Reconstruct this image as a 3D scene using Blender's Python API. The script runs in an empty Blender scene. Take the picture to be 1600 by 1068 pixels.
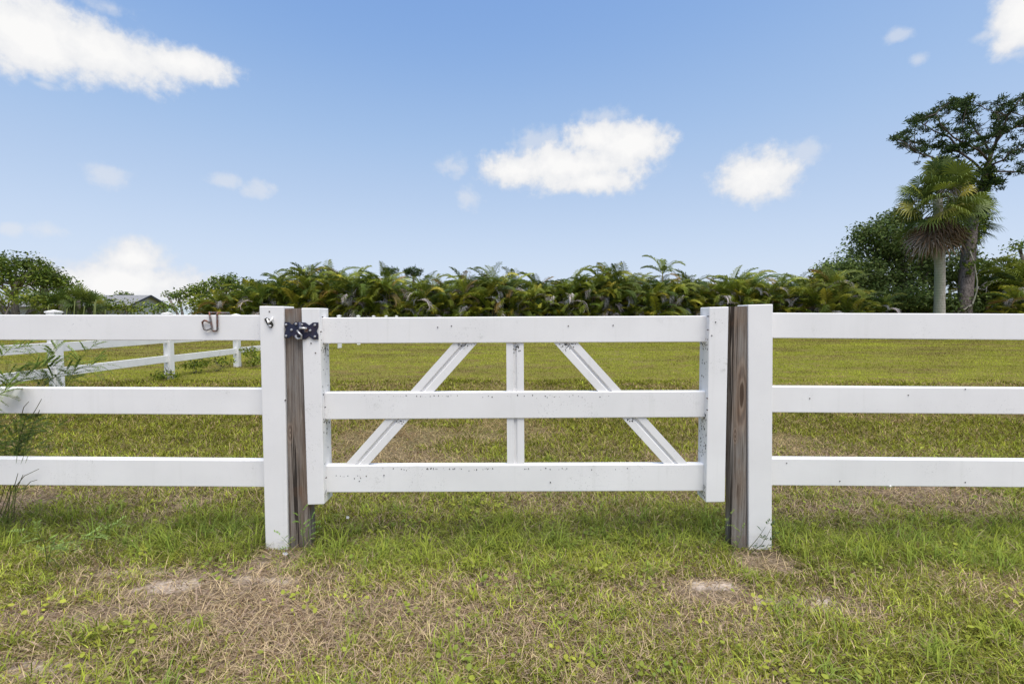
import bpy, bmesh, math, random
import numpy as np
from mathutils import Vector, Matrix, noise as mnoise

scene = bpy.context.scene
C = scene.collection
R = math.radians
rng = np.random.default_rng(11)
random.seed(11)

# ---------------------------------------------------------------- camera
F_PX, CAM_Z, TILT = 760.0, 1.23, math.atan(38.0 / 760.0)
cam_data = bpy.data.cameras.new("camera")
cam = bpy.data.objects.new("camera", cam_data)
C.objects.link(cam)
cam.location = (0, 0, CAM_Z)
cam.rotation_euler = (R(90) - TILT, 0, 0)
cam_data.sensor_width = 36.0
cam_data.lens = 36.0 * F_PX / 1600.0
cam_data.clip_start, cam_data.clip_end = 0.05, 3000.0
scene.camera = cam

def ray(px, py):
    """world direction of a photo pixel (1600x1068)"""
    r, u = (px - 800.0) / F_PX, (534.0 - py) / F_PX
    c, s = math.cos(TILT), math.sin(TILT)
    return Vector((r, c + u * s, -s + u * c))

def at(px, py, Y):
    """point of the plane y = Y"""
    d = ray(px, py)
    return Vector((d.x / d.y * Y, Y, CAM_Z + d.z / d.y * Y))

# ---------------------------------------------------------------- view
scene.view_settings.view_transform = 'Standard'
scene.view_settings.look = 'None'
scene.view_settings.gamma = 1.0
scene.view_settings.exposure = 0.85
scene.cycles.max_bounces = 6
scene.cycles.diffuse_bounces = 3
scene.cycles.transmission_bounces = 4
scene.cycles.transparent_max_bounces = 6

# ---------------------------------------------------------------- sun
SUN_EL, SUN_AZ = R(73), R(150)      # azimuth from +Y towards +X
sd = bpy.data.lights.new("sun", 'SUN')
sd.energy, sd.angle, sd.color = 3.1, R(55), (1.0, 0.945, 0.86)
sun = bpy.data.objects.new("sun", sd)
C.objects.link(sun)
sdir = Vector((math.sin(SUN_AZ) * math.cos(SUN_EL), math.cos(SUN_AZ) * math.cos(SUN_EL), math.sin(SUN_EL)))
sun.rotation_euler = sdir.to_track_quat('Z', 'Y').to_euler()

# ---------------------------------------------------------------- sky
world = bpy.data.worlds.new("World")
scene.world = world
world.use_nodes = True
wt = world.node_tree
wt.nodes.clear()
def wn(t, **kw):
    n = wt.nodes.new(t)
    for k, v in kw.items():
        setattr(n, k, v)
    return n
def wmath(op, a, b=None, c=None, clamp=False):
    n = wn('ShaderNodeMath', operation=op, use_clamp=clamp)
    for i, x in enumerate((a, b, c)):
        if x is None: continue
        if isinstance(x, (int, float)): n.inputs[i].default_value = x
        else: wt.links.new(x, n.inputs[i])
    return n.outputs[0]
SKY_STRENGTH = 0.13
sky = wn('ShaderNodeTexSky', sky_type='NISHITA', sun_disc=False)
sky.sun_elevation, sky.sun_rotation = SUN_EL, SUN_AZ
sky.air_density, sky.dust_density, sky.ozone_density = 1.0, 0.5, 1.0
bg = wn('ShaderNodeBackground')
bg.inputs['Strength'].default_value = SKY_STRENGTH
wout = wn('ShaderNodeOutputWorld')
tcw = wn('ShaderNodeTexCoord')
sep = wn('ShaderNodeSeparateXYZ')
wt.links.new(tcw.outputs['Generated'], sep.inputs[0])
azim = wmath('ARCTAN2', sep.outputs[0], sep.outputs[1])
elev = wmath('ARCSINE', sep.outputs[2])
ae = wn('ShaderNodeCombineXYZ')
wt.links.new(azim, ae.inputs[0]); wt.links.new(elev, ae.inputs[1])
nz = wn('ShaderNodeTexNoise')
nz.inputs['Scale'].default_value = 10.0; nz.inputs['Detail'].default_value = 9.0; nz.inputs['Roughness'].default_value = 0.62
wt.links.new(ae.outputs[0], nz.inputs['Vector'])
nz2 = wn('ShaderNodeTexNoise')
nz2.inputs['Scale'].default_value = 45.0; nz2.inputs['Detail'].default_value = 6.0; nz2.inputs['Roughness'].default_value = 0.6
wt.links.new(ae.outputs[0], nz2.inputs['Vector'])
# (centre x, centre y, half width, half height, faintness) as seen from the gate, turned into directions
CLOUDS = [(900,258,108,40,0),(985,226,66,30,0),(930,216,52,30,0),(815,266,62,26,0.0),(925,282,75,22,.05),
          (940,184,42,20,.38),(706,262,32,24,.46),(728,308,26,24,.46),(845,222,52,22,.32),
          (1188,272,62,41,.0),(1210,264,40,30,.1),(1248,240,34,20,.28),
          (40,52,120,66,0),(165,82,130,48,0),(285,98,84,27,0),(215,132,45,14,.45),(66,132,38,11,.55),(175,12,50,18,.45),
          (1596,30,52,56,0),(1545,52,40,11,.5),(1590,84,36,14,.45),(1403,55,30,15,.52),(1437,92,20,12,.55),
          (212,404,60,36,.1),(195,444,160,32,-.05),(320,458,160,20,.0),
          (163,275,46,22,.5),(355,282,32,15,.5),(405,295,34,16,.48),(75,360,40,16,.55),(178,378,26,17,.5),(15,358,26,14,.55)]
acc = wisp = None
for cx, cy, rx, ry, faint in CLOUDS:
    d = ray(cx, cy).normalized()
    a0, e0 = math.atan2(d.x, d.y), math.asin(d.z)
    d1 = ray(cx + 1, cy).normalized(); d2 = ray(cx, cy - 1).normalized()
    ka = 1.0 / max(1e-6, abs(math.atan2(d1.x, d1.y) - a0) * rx)
    ke = 1.0 / max(1e-6, abs(math.asin(d2.z) - e0) * ry)
    ma = wn('ShaderNodeVectorMath', operation='MULTIPLY_ADD')
    wt.links.new(ae.outputs[0], ma.inputs[0])
    ma.inputs[1].default_value = (ka, ke, 0); ma.inputs[2].default_value = (-a0 * ka, -e0 * ke, 0)
    ln = wn('ShaderNodeVectorMath', operation='LENGTH')
    wt.links.new(ma.outputs[0], ln.inputs[0])
    v = ln.outputs['Value']
    if faint >= .25:
        v = wmath('ADD', v, faint)
        wisp = v if wisp is None else wmath('SMOOTH_MIN', wisp, v, 0.2)
        continue
    if faint: v = wmath('ADD', v, faint)
    acc = v if acc is None else wmath('SMOOTH_MIN', acc, v, 0.22)
dn = wmath('MULTIPLY_ADD', nz.outputs['Fac'], 1.7, -0.85)
dn2 = wmath('MULTIPLY_ADD', nz2.outputs['Fac'], 1.0, -0.5)
fld = wmath('ADD', wmath('ADD', acc, dn), dn2)
fldw = wmath('ADD', wmath('ADD', wisp, wmath('MULTIPLY', dn, 1.3)), wmath('MULTIPLY', dn2, 1.5))
mw = wn('ShaderNodeMapRange', interpolation_type='SMOOTHSTEP')
mw.inputs['From Min'].default_value = 1.55; mw.inputs['From Max'].default_value = 0.55; mw.inputs['To Max'].default_value = 0.5
wt.links.new(fldw, mw.inputs['Value'])
mr = wn('ShaderNodeMapRange', interpolation_type='SMOOTHSTEP')
mr.inputs['From Min'].default_value = 1.34; mr.inputs['From Max'].default_value = 0.62
wt.links.new(fld, mr.inputs['Value'])
# thick parts white, thin parts a little cooler
mc = wn('ShaderNodeMapRange')
mc.inputs['From Min'].default_value = 0.2; mc.inputs['From Max'].default_value = 0.95
wt.links.new(fld, mc.inputs['Value'])
ccol = wn('ShaderNodeMix', data_type='RGBA')
wt.links.new(mc.outputs[0], ccol.inputs['Factor'])
CW = 1.0 / (SKY_STRENGTH * 2 ** 0.85)
ccol.inputs['A'].default_value = (0.96 * CW, 0.955 * CW, 0.95 * CW, 1)
ccol.inputs['B'].default_value = (0.80 * CW, 0.815 * CW, 0.85 * CW, 1)
# humid subtropical air: the Nishita sky's steep rise towards the horizon, evened out per channel
ssep = wn('ShaderNodeSeparateColor'); wt.links.new(sky.outputs[0], ssep.inputs[0])
tint = wn('ShaderNodeCombineColor')
DU = SKY_STRENGTH * 2 ** 0.85
SKY_CURVES = (((.2, .15), (.256, .205), (.357, .345), (.505, .47), (.88, .617), (1.6, .70)),
              ((.33, .29), (.411, .366), (.57, .515), (.776, .615), (1.22, .735), (1.8, .79)),
              ((.6, .64), (.725, .716), (.94, .80), (1.17, .85), (1.5, .915), (1.9, .95)))
for i_, pts_ in enumerate(SKY_CURVES):
    fc = wn('ShaderNodeFloatCurve'); cu = fc.mapping.curves[0].points
    cu[0].location = (0, 0); cu[1].location = (1, .5)
    for x_, y_ in pts_: cu.new(x_ / 2, y_ / 2)
    fc.mapping.update()
    wt.links.new(wmath('MULTIPLY', ssep.outputs[i_], DU / 2), fc.inputs['Value'])
    wt.links.new(wmath('MULTIPLY', fc.outputs[0], 2 / DU), tint.inputs[i_])
mixc = wn('ShaderNodeMix', data_type='RGBA')
wt.links.new(wmath('MAXIMUM', mr.outputs[0], mw.outputs[0]), mixc.inputs['Factor'])
wt.links.new(tint.outputs[0], mixc.inputs['A'])
wt.links.new(ccol.outputs['Result'], mixc.inputs['B'])
wt.links.new(mixc.outputs['Result'], bg.inputs['Color'])
wt.links.new(bg.outputs[0], wout.inputs['Surface'])
world.cycles.sampling_method = 'MANUAL'
world.cycles.sample_map_resolution = 512

# ================================================================ helpers
class MB:
    def __init__(self): self.v, self.f, self.c = [], [], []
    def add(self, vs, fs, col=(1, 1, 1)):
        n = len(self.v)
        self.v.extend([tuple(p) for p in vs]); self.f.extend([tuple(i + n for i in q) for q in fs])
        if len(col) and isinstance(col[0], (tuple, list)): self.c.extend(col)
        else: self.c.extend([col] * len(vs))
    def tube(self, pts, rad, seg=8, col=(1, 1, 1), cap=True):
        pts = [Vector(p) for p in pts]
        if isinstance(rad, (int, float)): rad = [rad] * len(pts)
        vs, fs = [], []
        ref = None
        for i, p in enumerate(pts):
            t = (pts[min(i + 1, len(pts) - 1)] - pts[max(i - 1, 0)]).normalized()
            if ref is None:
                ref = t.orthogonal().normalized()
            ref = (ref - t * ref.dot(t)).normalized()
            b = t.cross(ref)
            for k in range(seg):
                a = 2 * math.pi * k / seg
                vs.append(p + (ref * math.cos(a) + b * math.sin(a)) * rad[i])
        for i in range(len(pts) - 1):
            for k in range(seg):
                k2 = (k + 1) % seg
                fs.append((i * seg + k, i * seg + k2, (i + 1) * seg + k2, (i + 1) * seg + k))
        if cap:
            fs.append(tuple(range(seg - 1, -1, -1)))
            fs.append(tuple((len(pts) - 1) * seg + k for k in range(seg)))
        self.add(vs, fs, col)
    def prism(self, quad, depth):
        """front quad (TL, TR, BR, BL) pushed back along +Y"""
        q = [Vector(p) for p in quad]
        b = [p + Vector((0, depth, 0)) for p in q]
        self.add(q + b, [(0, 3, 2, 1), (4, 5, 6, 7), (0, 1, 5, 4), (1, 2, 6, 5), (2, 3, 7, 6), (3, 0, 4, 7)])
    def outline(self, pts, depth):
        """closed outline in XZ (seen from -Y, counter-clockwise) pushed back along +Y"""
        n = len(pts); q = [Vector(p) for p in pts]; b = [p + Vector((0, depth, 0)) for p in q]
        fs = [tuple(range(n)), tuple(range(2 * n - 1, n - 1, -1))]
        fs += [(i, i + n, (i + 1) % n + n, (i + 1) % n) for i in range(n)]
        self.add(q + b, fs)
    def build(self, name, mat, parent=None, smooth=False, bevel=0.0):
        off = Vector((0, 0, 0)); p = parent
        while p is not None:
            off += p.location; p = p.parent
        me = bpy.data.meshes.new(name)
        me.from_pydata([(x[0] - off.x, x[1] - off.y, x[2] - off.z) for x in self.v], [], self.f)
        if not bevel:
            ca = me.attributes.new('tint', 'FLOAT_COLOR', 'POINT')
            arr = np.ones((len(self.v), 4), np.float32); arr[:, :3] = np.array(self.c, np.float32).reshape(-1, 3)
            ca.data.foreach_set('color', arr.ravel())
        bm = bmesh.new(); bm.from_mesh(me)
        bmesh.ops.recalc_face_normals(bm, faces=bm.faces) if bevel else None
        if bevel:
            bmesh.ops.bevel(bm, geom=[e for e in bm.edges if e.calc_face_angle(0) > 0.5], offset=bevel, segments=2, profile=0.5, affect='EDGES')
        bm.to_mesh(me); bm.free()
        if smooth:
            me.polygons.foreach_set('use_smooth', [True] * len(me.polygons))
        me.materials.append(mat)
        o = bpy.data.objects.new(name, me); C.objects.link(o)
        if parent is not None: o.parent = parent
        return o

def tag(o, label, cat, group=None, kind=None):
    o['label'] = label; o['category'] = cat
    if group: o['group'] = group
    if kind: o['kind'] = kind
    return o
def thing(name, loc, label, cat, group=None):
    o = bpy.data.objects.new(name, None); C.objects.link(o)
    o.location = loc; o.empty_display_size = 0.1
    return tag(o, label, cat, group)
def copy_tree(o, parent=None):
    c = o.copy(); C.objects.link(c); c.parent = parent
    for ch in o.children: copy_tree(ch, c)
    return c

# ---------------------------------------------------------------- materials
class NT:
    def __init__(self, name, rough=0.6, spec=0.3):
        self.m = bpy.data.materials.new(name); self.m.use_nodes = True
        self.t = self.m.node_tree
        self.b = self.t.nodes['Principled BSDF']; self.out = self.t.nodes['Material Output']
        self.b.inputs['Roughness'].default_value = rough
        self.b.inputs['Specular IOR Level'].default_value = spec
    def n(self, t, **kw):
        x = self.t.nodes.new(t)
        for k, v in kw.items(): setattr(x, k, v)
        return x
    def link(self, a, b): self.t.links.new(a, b)
    def coord(self, scale=(1, 1, 1), kind='Object'):
        tc = self.n('ShaderNodeTexCoord'); mp = self.n('ShaderNodeMapping')
        mp.inputs['Scale'].default_value = scale
        self.link(tc.outputs[kind], mp.inputs[0]); return mp.outputs[0]
    def noise(self, vec, scale, detail=4, rough=0.55, dist=0.0):
        x = self.n('ShaderNodeTexNoise')
        x.inputs['Scale'].default_value = scale; x.inputs['Detail'].default_value = detail
        x.inputs['Roughness'].default_value = rough; x.inputs['Distortion'].default_value = dist
        if vec is not None: self.link(vec, x.inputs['Vector'])
        return x.outputs['Fac']
    def ramp(self, fac, stops):
        x = self.n('ShaderNodeValToRGB'); e = x.color_ramp.elements
        while len(e) < len(stops): e.new(0.5)
        for i, (p, c) in enumerate(stops):
            e[i].position = p; e[i].color = (c[0], c[1], c[2], 1) if not isinstance(c, (int, float)) else (c, c, c, 1)
        self.link(fac, x.inputs[0]); return x.outputs[0]
    def mix(self, fac, a, b, blend='MIX'):
        x = self.n('ShaderNodeMix', data_type='RGBA', blend_type=blend)
        for s, v in (('Factor', fac), ('A', a), ('B', b)):
            if isinstance(v, (int, float)): x.inputs[s].default_value = v
            elif isinstance(v, tuple): x.inputs[s].default_value = (v[0], v[1], v[2], 1)
            else: self.link(v, x.inputs[s])
        return x.outputs['Result']
    def math(self, op, a, b=None, clamp=False):
        x = self.n('ShaderNodeMath', operation=op, use_clamp=clamp)
        for i, v in enumerate((a, b)):
            if v is None: continue
            if isinstance(v, (int, float)): x.inputs[i].default_value = v
            else: self.link(v, x.inputs[i])
        return x.outputs[0]
    def bump(self, h, strength=0.3, dist=0.01):
        x = self.n('ShaderNodeBump'); x.inputs['Strength'].default_value = strength; x.inputs['Distance'].default_value = dist
        self.link(h, x.inputs['Height']); self.link(x.outputs[0], self.b.inputs['Normal'])
    def base(self, c):
        if isinstance(c, tuple): self.b.inputs['Base Color'].default_value = (c[0], c[1], c[2], 1)
        else: self.link(c, self.b.inputs['Base Color'])

def white_vinyl(name, grime=0.5, speck=0.5):
    k = NT(name, 0.42, 0.35)
    v = k.coord()
    big = k.noise(v, 3.0, 4); fine = k.noise(k.coord((1, 1, 1)), 40, 5, 0.65)
    c = k.ramp(big, [(0.3, (0.76, 0.75, 0.745)), (0.7, (0.83, 0.82, 0.815))])
    # faint vertical run-off streaks
    st = k.noise(k.coord((28, 28, 1.2)), 1.0, 4, 0.6)
    c = k.mix(k.ramp(st, [(0.56, 0.0), (0.78, 0.22 * grime + 0.03)]), c, (0.50, 0.51, 0.46))
    # mildew speckles gathered in patches
    patch = k.ramp(k.noise(v, 5.0, 3), [(0.50, 0.0), (0.66, 1.0)])
    sp = k.ramp(k.noise(v, 150, 2, 0.5), [(0.66 - 0.05 * speck, 0.0), (0.70 - 0.05 * speck, 1.0)])
    c = k.mix(k.math('MULTIPLY', k.math('MULTIPLY', sp, patch), 0.85 * speck), c, (0.10, 0.10, 0.085))
    sm = k.ramp(k.noise(v, 22, 5, 0.7), [(0.58, 0.0), (0.74, 0.5 * grime)])
    c = k.mix(k.math('MULTIPLY', sm, patch), c, (0.36, 0.36, 0.33))
    sc = k.ramp(k.noise(k.coord((0.6, 8, 26)), 6, 2, 0.5, 0.6), [(0.70, 0.0), (0.73, 0.35)])
    c = k.mix(k.math('MULTIPLY', sc, patch), c, (0.45, 0.45, 0.45))
    k.base(c); k.bump(fine, 0.06, 0.002)
    return k.m

def leaf_mat(name, transl=0.3, rough=0.5, var=0.35, spec=0.12):
    k = NT(name, rough, spec)
    at_ = k.n('ShaderNodeAttribute', attribute_name='tint')
    oi = k.n('ShaderNodeObjectInfo')
    nzv = k.noise(k.coord((1, 1, 1)), 1.7, 3)
    f = k.math('MULTIPLY_ADD' if False else 'ADD', k.math('MULTIPLY', oi.outputs['Random'], var), k.math('MULTIPLY', nzv, var))
    f = k.math('ADD', f, 1.0 - var)
    cm = k.n('ShaderNodeVectorMath', operation='SCALE')
    k.link(at_.outputs['Color'], cm.inputs[0]); k.link(f, cm.inputs['Scale'])
    k.link(cm.outputs[0], k.b.inputs['Base Color'])
    tr = k.n('ShaderNodeBsdfTranslucent'); k.link(cm.outputs[0], tr.inputs['Color'])
    mx = k.n('ShaderNodeMixShader'); mx.inputs[0].default_value = transl
    k.link(k.b.outputs[0], mx.inputs[1]); k.link(tr.outputs[0], mx.inputs[2]); k.link(mx.outputs[0], k.out.inputs['Surface'])
    return k.m

def wood_mat(name, shift, knots=()):
    k = NT(name, 0.85, 0.15)
    tc = k.n('ShaderNodeTexCoord'); mp = k.n('ShaderNodeMapping')
    mp.inputs['Location'].default_value = (shift, shift * 0.7, shift * 1.3)
    k.link(tc.outputs['Object'], mp.inputs[0]); v0 = mp.outputs[0]
    def sc(s):
        m = k.n('ShaderNodeMapping'); m.inputs['Scale'].default_value = s; k.link(v0, m.inputs[0]); return m.outputs[0]
    fib = k.noise(sc((150, 150, 3.5)), 1.0, 6, 0.7)
    ring = k.noise(sc((40, 40, 1.7)), 1.0, 4, 0.55, 2.2)
    tone = k.noise(sc((7, 7, 1.6)), 1.6, 4)
    c = k.ramp(ring, [(0.32, (0.115, 0.085, 0.066)), (0.46, (0.235, 0.185, 0.145)), (0.54, (0.20, 0.155, 0.12)), (0.68, (0.34, 0.29, 0.24))])
    c = k.mix(k.ramp(tone, [(0.36, 0.0), (0.60, 0.8)]), c, (0.24, 0.225, 0.21))
    c = k.mix(k.ramp(fib, [(0.34, 0.85), (0.54, 0.0)]), c, (0.075, 0.052, 0.038))
    crk = k.ramp(k.noise(sc((46, 46, 0.55)), 1.0, 3, 0.55, 0.8), [(0.60, 0.0), (0.64, 1.0)])
    c = k.mix(k.math('MULTIPLY', crk, 0.9), c, (0.02, 0.015, 0.012))
    tcl = k.n('ShaderNodeTexCoord'); sl = k.n('ShaderNodeSeparateXYZ'); k.link(tcl.outputs['Object'], sl.inputs[0])
    wob = k.math('MULTIPLY', k.math('SUBTRACT', tone, 0.5), 1.5)
    for kx, kz, rx, rz in knots:
        dx_ = k.math('DIVIDE', k.math('SUBTRACT', sl.outputs[0], kx), rx); dz_ = k.math('DIVIDE', k.math('SUBTRACT', sl.outputs[2], kz), rz)
        dd = k.math('ADD', k.math('SQRT', k.math('ADD', k.math('MULTIPLY', dx_, dx_), k.math('MULTIPLY', dz_, dz_))), wob)
        rings_ = k.math('SINE', k.math('MULTIPLY', dd, 11.0))
        fade = k.ramp(dd, [(0.55, 1.0), (1.0, 0.0)])
        kc = k.ramp(k.math('ADD', k.math('MULTIPLY', rings_, 0.5), 0.5), [(0.1, (0.10, 0.055, 0.035)), (0.6, (0.27, 0.175, 0.115)), (0.95, (0.38, 0.29, 0.22))])
        c = k.mix(k.math('MULTIPLY', fade, 0.38), c, kc)
        c = k.mix(k.ramp(dd, [(0.06, 0.7), (0.16, 0.0)]), c, (0.05, 0.03, 0.02))
    rust = k.ramp(k.noise(sc((2, 2, 1.5)), 3.0, 3), [(0.58, 0.0), (0.72, 0.4)])
    c = k.mix(rust, c, (0.21, 0.10, 0.05))
    k.base(c)
    k.bump(k.math('SUBTRACT', fib, k.math('MULTIPLY', crk, 1.2)), 0.7, 0.006)
    return k.m

def metal(name, col, rough=0.45, rust=0.0, metallic=0.7):
    k = NT(name, rough, 0.5)
    k.b.inputs['Metallic'].default_value = metallic
    f = k.noise(k.coord(), 60, 4)
    c = k.ramp(f, [(0.3, tuple(x * 0.75 for x in col)), (0.7, col)])
    if rust:
        c = k.mix(k.ramp(k.noise(k.coord(), 25, 4), [(0.45, 0.0), (0.6, rust)]), c, (0.16, 0.055, 0.03))
    k.base(c); k.bump(f, 0.2, 0.001)
    return k.m

def bark_mat(name, a, b, zs=2.0, algae=None, rings=0.0):
    k = NT(name, 0.9, 0.1)
    f = k.noise(k.coord((9, 9, zs)), 1.5, 6, 0.65)
    c = k.ramp(f, [(0.34, a), (0.62, b)])
    if algae:
        g = k.n('ShaderNodeNewGeometry'); s = k.n('ShaderNodeSeparateXYZ'); k.link(g.outputs['Normal'], s.inputs[0])
        am = k.math('MULTIPLY', k.ramp(k.noise(k.coord((2, 2, 0.5)), 1.2, 3), [(0.3, 0.2), (0.6, 0.9)]), k.math('MULTIPLY_ADD' if False else 'MULTIPLY', k.math('SUBTRACT', 0.35, s.outputs[0]), 0.9), True)
        c = k.mix(am, c, algae)
    if rings:
        w = k.n('ShaderNodeTexWave', wave_type='BANDS', bands_direction='Z')
        w.inputs['Scale'].default_value = 2.2; w.inputs['Distortion'].default_value = 2.0
        k.link(k.coord(), w.inputs['Vector'])
        c = k.mix(k.math('MULTIPLY', k.ramp(w.outputs['Fac'], [(0.0, 1.0), (0.25, 0.0)]), rings), c, tuple(x * 0.5 for x in a))
    k.base(c); k.bump(f, 0.8, 0.05)
    return k.m

M = {}
M['vinyl'] = white_vinyl('white_vinyl', 0.5, 0.3)
M['vinyl_gate'] = white_vinyl('white_vinyl_mildewed', 0.9, 0.35)
M['vinyl_far'] = white_vinyl('white_vinyl_far', 0.8, 0.8)
M['wood_a'] = wood_mat('weathered_wood_grey_brown', 3.7, ((-.05, .62, .022, .07),))
M['wood_b'] = wood_mat('weathered_wood_red_brown', 8.1, ((.008, .82, .034, .25), (-.022, .60, .016, .05)))
M['blue_steel'] = metal('dark_blue_steel', (0.022, 0.027, 0.062), 0.5, 0.1, 0.25)
M['zinc'] = metal('zinc_bolt', (0.55, 0.55, 0.56), 0.4)
M['rusty'] = metal('rusty_rod', (0.20, 0.19, 0.19), 0.55, 0.95, 0.5)
M['screw'] = metal('dark_screw', (0.05, 0.045, 0.04), 0.7, 0.3, 0.2)
M['mould'] = NT('black_mould_and_hole_shade', 0.95, 0.05).m  # mould marks, and the painted dark of the catch hole
M['mould'].node_tree.nodes['Principled BSDF'].inputs['Base Color'].default_value = (0.05, 0.048, 0.04, 1)
M['leaf'] = leaf_mat('broad_leaf', 0.25, 0.5, 0.3)
M['palm'] = leaf_mat('palm_leaf', 0.22, 0.5, 0.3, 0.2)
M['dead'] = leaf_mat('dead_frond', 0.1, 0.8, 0.3, 0.1)
M['needle'] = leaf_mat('pine_needle', 0.12, 0.6, 0.2)
M['weed'] = leaf_mat('weed_leaf', 0.3, 0.5, 0.15)
M['grass'] = leaf_mat('grass_blade', 0.3, 0.7, 0.12, 0.02)
M['bark_grey'] = bark_mat('grey_bark', (0.09, 0.075, 0.065), (0.22, 0.19, 0.17))
M['bark_pine'] = bark_mat('pine_bark', (0.07, 0.055, 0.05), (0.30, 0.25, 0.235), 5)
M['bark_dark'] = bark_mat('dark_pine_bark', (0.035, 0.028, 0.025), (0.13, 0.105, 0.095), 5)
M['bark_palm'] = bark_mat('palm_trunk', (0.25, 0.225, 0.195), (0.46, 0.425, 0.375), 3, (0.25, 0.275, 0.19), 0.3)
M['stem'] = bark_mat('palm_stem', (0.12, 0.10, 0.05), (0.25, 0.22, 0.12), 2)

# ---------------------------------------------------------------- numpy value noise
_tab = np.random.default_rng(5).random((256, 256)).astype(np.float32)
def vnoise(x, y):
    xi = np.floor(x).astype(int); yi = np.floor(y).astype(int)
    fx = x - xi; fy = y - yi
    fx = fx * fx * (3 - 2 * fx); fy = fy * fy * (3 - 2 * fy)
    g = lambda a, b: _tab[a & 255, b & 255]
    return (g(xi, yi) * (1 - fx) + g(xi + 1, yi) * fx) * (1 - fy) + (g(xi, yi + 1) * (1 - fx) + g(xi + 1, yi + 1) * fx) * fy
def fbm(x, y, o=4):
    s, a, t = 0, 0.5, 0
    for i in range(o):
        s = s + a * vnoise(x * 2 ** i + 17.3 * i, y * 2 ** i + 9.1 * i); t += a; a *= 0.5
    return s / t
def ground_z(x, y):
    x = np.asarray(x, dtype=float); y = np.asarray(y, dtype=float)
    return 0.05 * (fbm(x * 0.9 + 40, y * 0.9 + 40, 3) - 0.5) * (1 - .9 * np.exp(-((y - 2.5) / .35) ** 2)) - .012 * np.exp(-((y - 2.5) / .35) ** 2)

# ================================================================ GROUND
def stretched(n, near, far):
    t = np.linspace(-1, 1, n)
    return np.sign(t) * (near * np.abs(t) + far * np.abs(t) ** 5)
gx = stretched(161, 14, 700); gy = stretched(201, 14, 700) + 3.0
X, Y = np.meshgrid(gx, gy)
Z = ground_z(X, Y)
gv = np.stack([X, Y, Z], -1).reshape(-1, 3)
ny, nx = X.shape
gf = [(j * nx + i, j * nx + i + 1, (j + 1) * nx + i + 1, (j + 1) * nx + i) for j in range(ny - 1) for i in range(nx - 1)]
gme = bpy.data.meshes.new('ground'); gme.from_pydata(gv.tolist(), [], gf)
gme.polygons.foreach_set('use_smooth', [True] * len(gf))
k = NT('soil_and_thatch', 0.95, 0.05)
v = k.coord()
n1 = k.noise(v, 0.45, 5); n2 = k.noise(v, 2.2, 5, 0.6); n3 = k.noise(v, 40, 5, 0.7)
cg = k.ramp(n2, [(0.30, (0.12, 0.125, 0.018)), (0.48, (0.17, 0.175, 0.024)), (0.62, (0.18, 0.14, 0.05))])
cb = k.ramp(n3, [(0.3, (0.10, 0.075, 0.055)), (0.55, (0.22, 0.17, 0.125)), (0.75, (0.36, 0.29, 0.23))])
sx = k.n('ShaderNodeSeparateXYZ'); k.link(v, sx.inputs[0])
nearf = k.n('ShaderNodeMapRange'); nearf.inputs['From Min'].default_value = 3.0; nearf.inputs['From Max'].default_value = 7.0
k.link(sx.outputs[1], nearf.inputs['Value'])
nf = k.math('ADD', nearf.outputs[0], k.math('MULTIPLY', k.math('SUBTRACT', n1, 0.5), 0.8), True)
c = k.mix(nf, cb, cg)
c = k.mix(k.math('MULTIPLY', k.ramp(n3, [(0.35, 1.0), (0.6, 0.0)]), 0.5), c, (0.06, 0.05, 0.025))
for px0, py0, rx_, ry_, st_ in ((268, 915, .20, .07, .9), (235, 890, .2, .06, .6), (1112, 912, .13, .05, 1.0), (1245, 938, .17, .055, 1.0), (1290, 952, .1, .03, .7), (415, 905, .2, .05, .5), (60, 1045, .2, .06, .6), (1395, 905, .16, .05, .5)):
    d_ = ray(px0, py0); t_ = -CAM_Z / d_.z; cx_, cy_ = d_.x * t_, d_.y * t_
    vm = k.n('ShaderNodeVectorMath', operation='MULTIPLY_ADD'); k.link(v, vm.inputs[0])
    vm.inputs[1].default_value = (1 / rx_, 1 / ry_, 0); vm.inputs[2].default_value = (-cx_ / rx_, -cy_ / ry_, 0)
    vl = k.n('ShaderNodeVectorMath', operation='LENGTH'); k.link(vm.outputs[0], vl.inputs[0])
    dd_ = k.math('ADD', vl.outputs['Value'], k.math('MULTIPLY', k.math('SUBTRACT', k.noise(v, 9, 4), .5), 2.2))
    c = k.mix(k.math('MULTIPLY', k.ramp(dd_, [(.55, 1.0), (1.0, 0.0)]), st_ * .72), c, k.ramp(n3, [(.3, (.38, .31, .26)), (.6, (.60, .52, .46))]))
k.base(c); k.bump(n3, 0.5, 0.03)
gme.materials.append(k.m)
ground = bpy.data.objects.new('ground', gme); C.objects.link(ground); ground['kind'] = 'structure'

# ================================================================ FENCES AND GATE
YF = 2.55
def post_front(tl, tr, br, bl, Y, sink=0.25):
    a, b, c_, d = at(*tl, Y), at(*tr, Y), at(*br, Y), at(*bl, Y)
    if sink:
        c_ = c_ + (c_ - b).normalized() * sink; d = d + (d - a).normalized() * sink
    return [a, b, c_, d]
YR = YF + 0.044
def rail_px(mb, x0, t0, b0, x1, t1, b1, Y=YR, depth=0.052, ext0=0.0, ext1=0.0):
    a, b, c_, d = at(x0, t0, Y), at(x1, t1, Y), at(x1, b1, Y), at(x0, b0, Y)
    if ext0:
        a = a + (a - b).normalized() * ext0; d = d + (d - c_).normalized() * ext0
    if ext1:
        b = b + (b - a).normalized() * ext1; c_ = c_ + (c_ - d).normalized() * ext1
    mb.prism([a, b, c_, d], depth)

def screw_at(parent, px, py, Y, r=0.004):
    m = MB(); p = at(px, py, Y)
    m.tube([p + Vector((0, -0.003, 0)), p + Vector((0, 0.006, 0))], r, 8)
    return m.build('screw', M['screw'], parent)

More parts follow.
